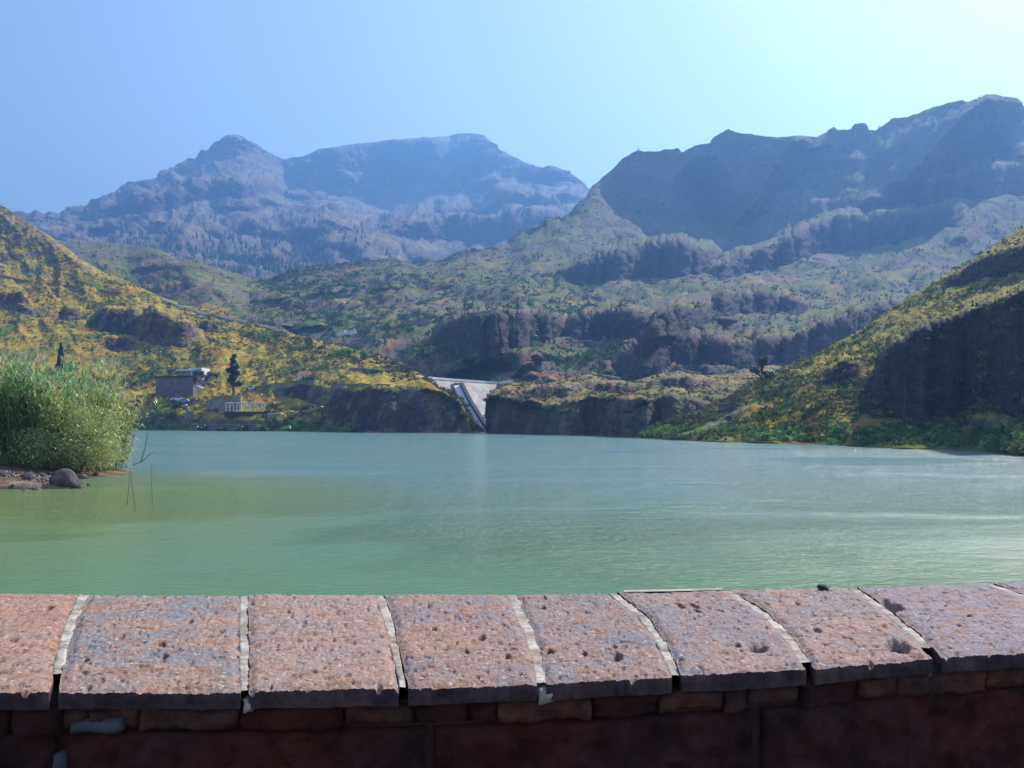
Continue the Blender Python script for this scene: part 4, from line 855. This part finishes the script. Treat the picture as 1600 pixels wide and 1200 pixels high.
leafcloud([(0,0,2.1,2.6,2.6,2.0),(1.0,-.5,1.5,2.0,1.8,1.5),(-2.2,-1,1.6,1.6,1.6,1.3),(.8,0,3.0,1.7,1.6,1.3),(1.7,-.4,1.2,1.3,1.2,1.0),(-.8,0,3.4,1.6,1.6,1.2)], 15000, .085, YG+[(.36,.36,.18)], 8, 'foliage', bt, aspect=.28, droop=.3)
# dark trees peeping over the reeds at far left
v = at(18, 640, 110); v.z = .8; tree('broadleaf_tree', v, 4.9+2.2, 'round', 'dark tree crown showing above the reeds at the far left', seed=91, n=900, crown_w=.34)
# bare twigs standing in the water
def twig(pts, Y, label, seed, rr=.008):
    r_ = random.Random(seed); q = [at(px, py, Y) for px, py in pts]; c0 = q[0].copy(); o_ = empty('bare_twig', c0); tag(o_, label, 'twig', 'bare twigs in the water by the reeds')
    MB().tube([p_-c0+Vector((0, r_.uniform(-.05,.05), 0)) for p_ in q], [rr*1.6*(1-.6*i/len(q)) for i in range(len(q))], 5).build('stem', M['twig'], o_)
twig([(208,727),(219,722),(226,700),(231,678)], 24*1.0, 'forked bare twig rising beside the reeds over the water', 1)
twig([(219,722),(226,717),(234,710),(243,706)], 24.3, 'short side twig reaching right over the water', 2, .006)
twig([(199,790),(201,765),(203,732)], 24.6, 'thin vertical twig below the leaning reeds', 3, .005)
twig([(212,800),(208,765),(204,732)], 24.9, 'thin leaning twig crossing the vertical one', 4, .005)
twig([(238,790),(236,750),(236,728)], 25.1, 'faint upright stalk standing right of the other twigs', 5, .004)

# ------------------------------------------------------------------ the parapet in the foreground
ZT = CAMZ-.35
def top_pt(px, py, dz=0):
    Y = .35*FPX/(py-HOR); return ((px-800)/FPX*Y, Y, ZT+dz)
yf = lambda x: np.interp(x, [-400,0,100,380,630,840,1055,1265,1460,1600,2000], [1072,1079,1078,1078,1073,1066,1054,1043,1026,1017,985])
yb = lambda x: np.interp(x, [-400,0,400,800,955,1130,1330,1600,2000], [918,925,928,926,924,920,916,908,893])
J = [[(-330,1078),(-290,1020),(-260,970),(-240,922)], [(84,1078),(97,1010),(112,965),(130,927)], [(382,1078),(382,1020),(381,970),(382,928)], [(630,1073),(617,1010),(606,965),(592,928)],
     [(846,1066),(838,1020),(822,975),(797,926)], [(1057,1054),(1036,1005),(1004,960),(957,924)], [(1266,1043),(1238,1000),(1195,955),(1132,920)], [(1464,1026),(1427,985),(1380,948),(1332,916)],
     [(1690,1008),(1660,970),(1620,935),(1545,910)], [(1960,990),(1930,960),(1880,925),(1800,900)]]
pw = empty('parapet_wall', (0, 1.5, ZT)); tag(pw, 'old red stone parapet capped with worn pitted slabs in the foreground', 'wall')
PW = Matrix.Translation((0, -1.5, -ZT))
def jx(j, t_):
    """screen point of joint j at depth fraction t_ (0 front, 1 back)"""
    a_ = np.array(J[j], float); s_ = np.linspace(0, 1, 4)
    y0, y1 = a_[0, 1], a_[-1, 1]; y = mix(y0, y1, t_); yy = a_[::-1, 1]; return np.interp(y, yy, a_[::-1, 0]), y
shade_side = mat('shaded_edge', (.06,.036,.045), .95, .5, 40, bump=1, bscale=90, bdist=.008, col2=(.11,.07,.07))  # slab sides painted darker than the tops to deepen their shade
def stone_mat(k, c1, c2):
    m = bpy.data.materials.new('volcanic_stone'); m.use_nodes = True; n = m.node_tree.nodes; l = m.node_tree.links; p_ = n['Principled BSDF']
    p_.inputs['Roughness'].default_value = .92; p_.inputs['Specular IOR Level'].default_value = .2
    tc_ = n.new('ShaderNodeTexCoord'); mp_ = n.new('ShaderNodeMapping'); mp_.inputs['Location'].default_value = (k*3.1, k*1.7, 0); l.new(tc_.outputs['Object'], mp_.inputs[0])
    def nz(sc, det, ro=.6):
        t_ = n.new('ShaderNodeTexNoise'); t_.inputs['Scale'].default_value = sc; t_.inputs['Detail'].default_value = det; t_.inputs['Roughness'].default_value = ro; l.new(mp_.outputs[0], t_.inputs['Vector']); return t_.outputs[0]
    def rmp(s, a, b, c_=0, d_=1):
        r_ = n.new('ShaderNodeMapRange'); r_.inputs[1].default_value = a; r_.inputs[2].default_value = b; r_.inputs[3].default_value = c_; r_.inputs[4].default_value = d_; l.new(s, r_.inputs[0]); return r_.outputs[0]
    def mx(a, b, f):
        m_ = n.new('ShaderNodeMix'); m_.data_type = 'RGBA'
        for s, i in ((a, 6), (b, 7)):
            if isinstance(s, tuple): m_.inputs[i].default_value = (*s, 1)
            else: l.new(s, m_.inputs[i])
        l.new(f, m_.inputs[0]); return m_.outputs[2]
    c_ = mx(c1, c2, rmp(nz(9, 6, .7), .4, .6)); c_ = mx(c_, (.30,.15,.09), rmp(nz(38, 5), .5, .62, 0, .8)); c_ = mx(c_, (.6,.55,.52), rmp(nz(130, 4), .58, .68, 0, .85)); c_ = mx(c_, (.07,.05,.07), rmp(nz(105, 4), .42, .32, 0, .9))
    c_ = mx(c_, (.62,.6,.6), rmp(nz(4.5, 8, .75), .66, .74, 0, .7))
    l.new(c_, p_.inputs['Base Color'])
    ad = n.new('ShaderNodeMath'); ad.operation = 'MULTIPLY_ADD'; l.new(nz(160, 6, .7), ad.inputs[0]); ad.inputs[1].default_value = .5; l.new(nz(60, 6, .7), ad.inputs[2])
    b_ = n.new('ShaderNodeBump'); b_.inputs['Strength'].default_value = 1; b_.inputs['Distance'].default_value = .007; l.new(ad.outputs[0], b_.inputs['Height']); l.new(b_.outputs[0], p_.inputs['Normal']); return m
pink = (.42,.25,.20); grey = (.27,.25,.27)
T_ = .92
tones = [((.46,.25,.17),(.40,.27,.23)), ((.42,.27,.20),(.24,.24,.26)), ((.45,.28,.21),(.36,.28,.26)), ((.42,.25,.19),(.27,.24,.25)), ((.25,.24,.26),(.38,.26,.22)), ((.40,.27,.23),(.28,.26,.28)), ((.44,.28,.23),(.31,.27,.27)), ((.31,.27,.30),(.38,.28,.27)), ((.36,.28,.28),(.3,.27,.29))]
mort = mat('cream_mortar', (.30,.25,.20), .9, .45, 50, bump=1, bscale=80, bdist=.006, col2=(.50,.44,.37))
NS, NT = 126, 84
holes = {4: [(.62,.25,.05,.05),(.62,.36,.025,.025),(.35,.3,.03,.03),(.2,.83,.03,.02),(.07,.33,.04,.03)], 5: [(.38,.80,.03,.03),(.5,.80,.035,.03),(.47,.73,.025,.02),(.70,.26,.10,.06),(.56,.30,.03,.03),(.66,.72,.02,.02)],
         6: [(.25,.45,.045,.035),(.8,.17,.12,.11),(.35,.8,.03,.02)], 7: [(.04,.72,.06,.10),(.3,.4,.02,.02),(.45,.52,.02,.02)], 1: [(.30,.55,.022,.03),(.55,.47,.025,.025),(.56,.35,.03,.03),(.7,.72,.02,.02),(.12,.3,.02,.02)],
         0: [(.8,.5,.02,.02),(.9,.83,.02,.02)], 2: [(.3,.8,.02,.02),(.6,.5,.015,.02)], 3: [(.3,.6,.02,.02),(.65,.5,.04,.03),(.8,.3,.03,.03),(.5,.35,.02,.02)]}
for k in range(9):
    s_ = np.linspace(0, 1, NS); t_ = np.linspace(0, 1, NT); Sg, Tg = np.meshgrid(s_, t_)
    xl, yl = jx(k, t_); xr, yr = jx(k+1, t_)
    gl = 7.5+6*fbm(t_*5, t_*0+k, o=5, seed=k*3+1); gr = 7+6*fbm(t_*5, t_*0+k+9, o=5, seed=k*3+2)
    pxg = mix((xl+gl)[:, None], (xr-gr)[:, None], Sg)
    y0 = yf(pxg)+1.2*fbm(pxg/14, pxg*0, o=4, seed=k+40); y1 = yb(pxg)+.7*fbm(pxg/20, pxg*0, o=3, seed=k+60); pyg = mix(y0, y1, Tg)
    Yg = .35*FPX/(pyg-HOR); Xg = (pxg-800)/FPX*Yg
    hg = .003*fbm(Xg*12, Yg*12, o=3, seed=k+5)+.0034*fbm(Xg*80, Yg*80, o=4, seed=k+6, gain=.8)
    pits = fbm(Xg*55, Yg*55, o=2, seed=k+15); hg = hg-.007*sm(.33, .55, pits)
    for (hs, ht_, ra, rb) in holes.get(k, []):
        dd = np.hypot((Sg-hs)/ra, (Tg-ht_)/rb)+.35*fbm(Xg*60, Yg*60, o=3, seed=k+25); hg = hg-.022*sm(1.0, .45, dd)
    ed = np.minimum(np.minimum(Sg, 1-Sg)*12, np.minimum(Tg, 1-Tg)*14); hg = hg-.0045*(1-sm(0, 1, ed+.3*fbm(Xg*40, Yg*40, o=2, seed=k+35)))**2
    hg += [.001,.0,.002,.001,.0,.002,.001,.002,.001][k]
    V = np.stack([Xg, Yg, ZT+hg], -1); th = .025
    top_ = V.reshape(-1, 3); rim = np.concatenate([np.arange(NS), np.arange(1, NT)*NS+NS-1, (NT-1)*NS+np.arange(NS-2, -1, -1), np.arange(NT-2, 0, -1)*NS])
    low = top_[rim].copy(); low[:, 2] = ZT-th+.0035*fbm(low[:, 0]*18, low[:, 1]*18, o=4, seed=k+90); mid = top_[rim].copy(); mid[:, 2] = ZT-.012; mid[:NS, 1] -= .002+.002*fbm(mid[:NS, 0]*50, mid[:NS, 0]*0, o=3, seed=k+80)
    V2 = np.concatenate([top_, top_[rim], mid, low]); nt_ = NS*NT; nrm = len(rim)
    i = (np.arange(NT-1)[:, None]*NS+np.arange(NS-1)).ravel(); F = [np.stack([i, i+1, i+NS+1, i+NS], -1)]
    a_ = np.arange(nrm); b_ = (a_+1) % nrm; F += [np.stack([nt_+(q_+1)*nrm+a_, nt_+(q_+1)*nrm+b_, nt_+q_*nrm+b_, nt_+q_*nrm+a_], -1) for q_ in (0, 1)]
    o = npmesh('capstone', V2, np.concatenate(F), stone_mat(k, *[tuple(v_*T_ for v_ in c_) for c_ in tones[k]]), pw, smooth=False); o.matrix_parent_inverse = PW
    o.data.polygons.foreach_set('use_smooth', [True]*len(o.data.polygons)); o.data.materials.append(shade_side)
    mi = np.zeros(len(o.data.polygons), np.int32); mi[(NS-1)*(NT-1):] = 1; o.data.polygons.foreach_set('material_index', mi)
# mortar between the slabs
wid = [0, 10, 8, 6, 11, 8, 10, 8, 5, 4]
for j in range(1, 9):
    n_ = 60; t_ = np.linspace(.03 if j not in (1, 6, 7) else {1: .2, 6: .10, 7: .17}[j], 1, n_); x, y = jx(j, t_); wj = wid[j]*(.9+.6*fbm(t_*9, t_*0+j, o=5, seed=j+200, gain=.7)); off = 3.5*fbm(t_*5, t_*0+j, o=2, seed=j+220)
    if j == 3: wj = wj*(.5+1.1*t_)
    ys = mix(yf(x), yb(x), (t_)); cols_ = 7; V = []
    for q in np.linspace(-1, 1, cols_):
        xx = x+off*.5+q*(wj+4); Yj = .35*FPX/(ys-HOR); V.append(np.stack([(xx-800)/FPX*Yj, Yj, ZT-.0045+.0035*fbm(xx/6, ys/6, o=4, seed=j, gain=.7)-.02*(np.abs(q) > .99)], -1))
    V = np.stack(V, 1).reshape(-1, 3); i = (np.arange(n_-1)[:, None]*cols_+np.arange(cols_-1)).ravel()
    F = np.stack([i, i+1, i+cols_+1, i+cols_], -1); o = npmesh('mortar_joint', V, F, mort, pw, smooth=True); o.matrix_parent_inverse = PW
# thin mortar bed showing along the back edge
for xa, xb, w_ in ((975,1128,3),):
    m_ = MB(); xs_ = np.linspace(xa, xb, 14); V = [top_pt(x_, float(yb(x_))-.6, .001) for x_ in xs_]+[top_pt(x_, float(yb(x_))+w_, .0015) for x_ in xs_]
    m_.add(V+[(a[0], a[1], ZT-.03) for a in V[:14]], [(14+i_, 15+i_, 1+i_, i_) for i_ in range(13)]+[(i_, i_+1, 29+i_, 28+i_) for i_ in range(13)])
    o = m_.build('mortar_bed', mort, pw); o.matrix_parent_inverse = PW
# masonry under the slabs
def front(px, dy=0): y = float(yf(px)); Y = .35*FPX/(y-HOR)+dy; return (px-800)/FPX*Y, Y
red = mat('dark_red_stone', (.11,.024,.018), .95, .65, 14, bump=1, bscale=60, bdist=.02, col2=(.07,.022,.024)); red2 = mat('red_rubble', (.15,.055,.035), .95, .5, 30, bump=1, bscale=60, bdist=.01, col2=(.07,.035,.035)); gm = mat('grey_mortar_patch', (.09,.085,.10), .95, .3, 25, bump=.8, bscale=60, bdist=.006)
def block(xa, xb, za, zb_, inset, m, name='block', seed=0, rough=.003, nx_=None):
    nx_ = nx_ or max(5, int((xb-xa)/7)); nz_ = max(4, int((zb_-za)/.005)); nz_ = min(nz_, 40)
    U, Wz = np.meshgrid(np.linspace(xa, xb, nx_), np.linspace(za, zb_, nz_)); fr_ = np.array([front(a) for a in U[0]])
    X_ = np.broadcast_to(fr_[:, 0], U.shape).copy(); Y_ = np.broadcast_to(fr_[:, 1], U.shape).copy()
    su = np.minimum(U-xa, xb-U)/8; sz = np.minimum(Wz-za, zb_-Wz)/.006; e = np.clip(np.minimum(su, sz), 0, 1)
    Y_ = Y_+inset-rough*2*fbm(X_*25, Wz*25, o=5, seed=seed, gain=.62)+.008*(1-e)**2
    jg = .006 if name == 'mortar_patch' else .002; Wz = Wz+jg*fbm(X_*45, Wz*20, o=4, seed=seed+3); X_ = X_+jg*1.2*fbm(X_*20, Wz*60, o=4, seed=seed+4); V = np.stack([X_, Y_, ZT+Wz], -1).reshape(-1, 3); n0 = len(V)
    rim = np.concatenate([np.arange(nx_), np.arange(1, nz_)*nx_+nx_-1, (nz_-1)*nx_+np.arange(nx_-2, -1, -1), np.arange(nz_-2, 0, -1)*nx_]); bkv = V[rim].copy(); bkv[:, 1] += .08
    i = (np.arange(nz_-1)[:, None]*nx_+np.arange(nx_-1)).ravel(); a_ = np.arange(len(rim)); b_ = (a_+1) % len(rim)
    F = np.concatenate([np.stack([i, i+1, i+nx_+1, i+nx_], -1), np.stack([n0+a_, n0+b_, rim[b_], rim[a_]], -1)])
    o = npmesh(name, np.concatenate([V, bkv]), F, m, pw, smooth=True); o.matrix_parent_inverse = PW; return o
xe = [-330, 84, 668, 1188, 1700, 1950]
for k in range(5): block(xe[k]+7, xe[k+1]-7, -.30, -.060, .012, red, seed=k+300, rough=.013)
rr_ = random.Random(8); x = -330; k = 0
while x < 1950:
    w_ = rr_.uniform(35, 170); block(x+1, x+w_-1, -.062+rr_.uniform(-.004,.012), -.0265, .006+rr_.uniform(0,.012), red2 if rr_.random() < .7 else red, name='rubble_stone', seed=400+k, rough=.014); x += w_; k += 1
for xa, xb, za, zb_ in ((104,186,-.058,-.040),(78,96,-.13,-.085),(842,868,-.030,-.010),(378,392,-.030,-.012)):
    block(xa, xb, za, zb_, -.001 if zb_ < -.035 else -.004, gm if zb_ < -.035 else mort, name='mortar_patch', seed=int(xa), rough=.003)
# core of the wall, both faces down to the lake and to the walkway
cp = [front(x_, .03) for x_ in range(-330, 1951, 60)]; bk_ = [top_pt(x_, float(yb(x_)))[:2] for x_ in range(-330, 1801, 60)]; bk_ = [(a, b-.015) for a, b in bk_]
o = MB().prism(cp+bk_[::-1], -3.2, ZT-.0255).build('core', mat('wall_core', (.10,.05,.05), .95, .4, 8, bump=.6), pw); o.matrix_parent_inverse = PW
g = MB(); g.box(-6, -6, 1.7, 6, 1.36, 2.0); tag(g.build('walkway', mat('walkway', (.06,.055,.055), .9, .3, 4)), kind='structure')
m_ = bmesh.new(); bmesh.ops.create_icosphere(m_, subdivisions=2, radius=1); me = bpy.data.meshes.new('pebble'); m_.to_mesh(me); m_.free()
me.materials.append(M['rock']); pb = bpy.data.objects.new('pebble', me); link(pb); pb.location = top_pt(1285, 921, .004); pb.scale = (.012, .01, .007); pb.rotation_euler = (.1, .2, .4); tag(pb, 'small dark pebble lying on the back edge of the wall cap', 'pebble')
for v_ in me.vertices: v_.co *= 1+.25*math.sin(v_.index*2.1)
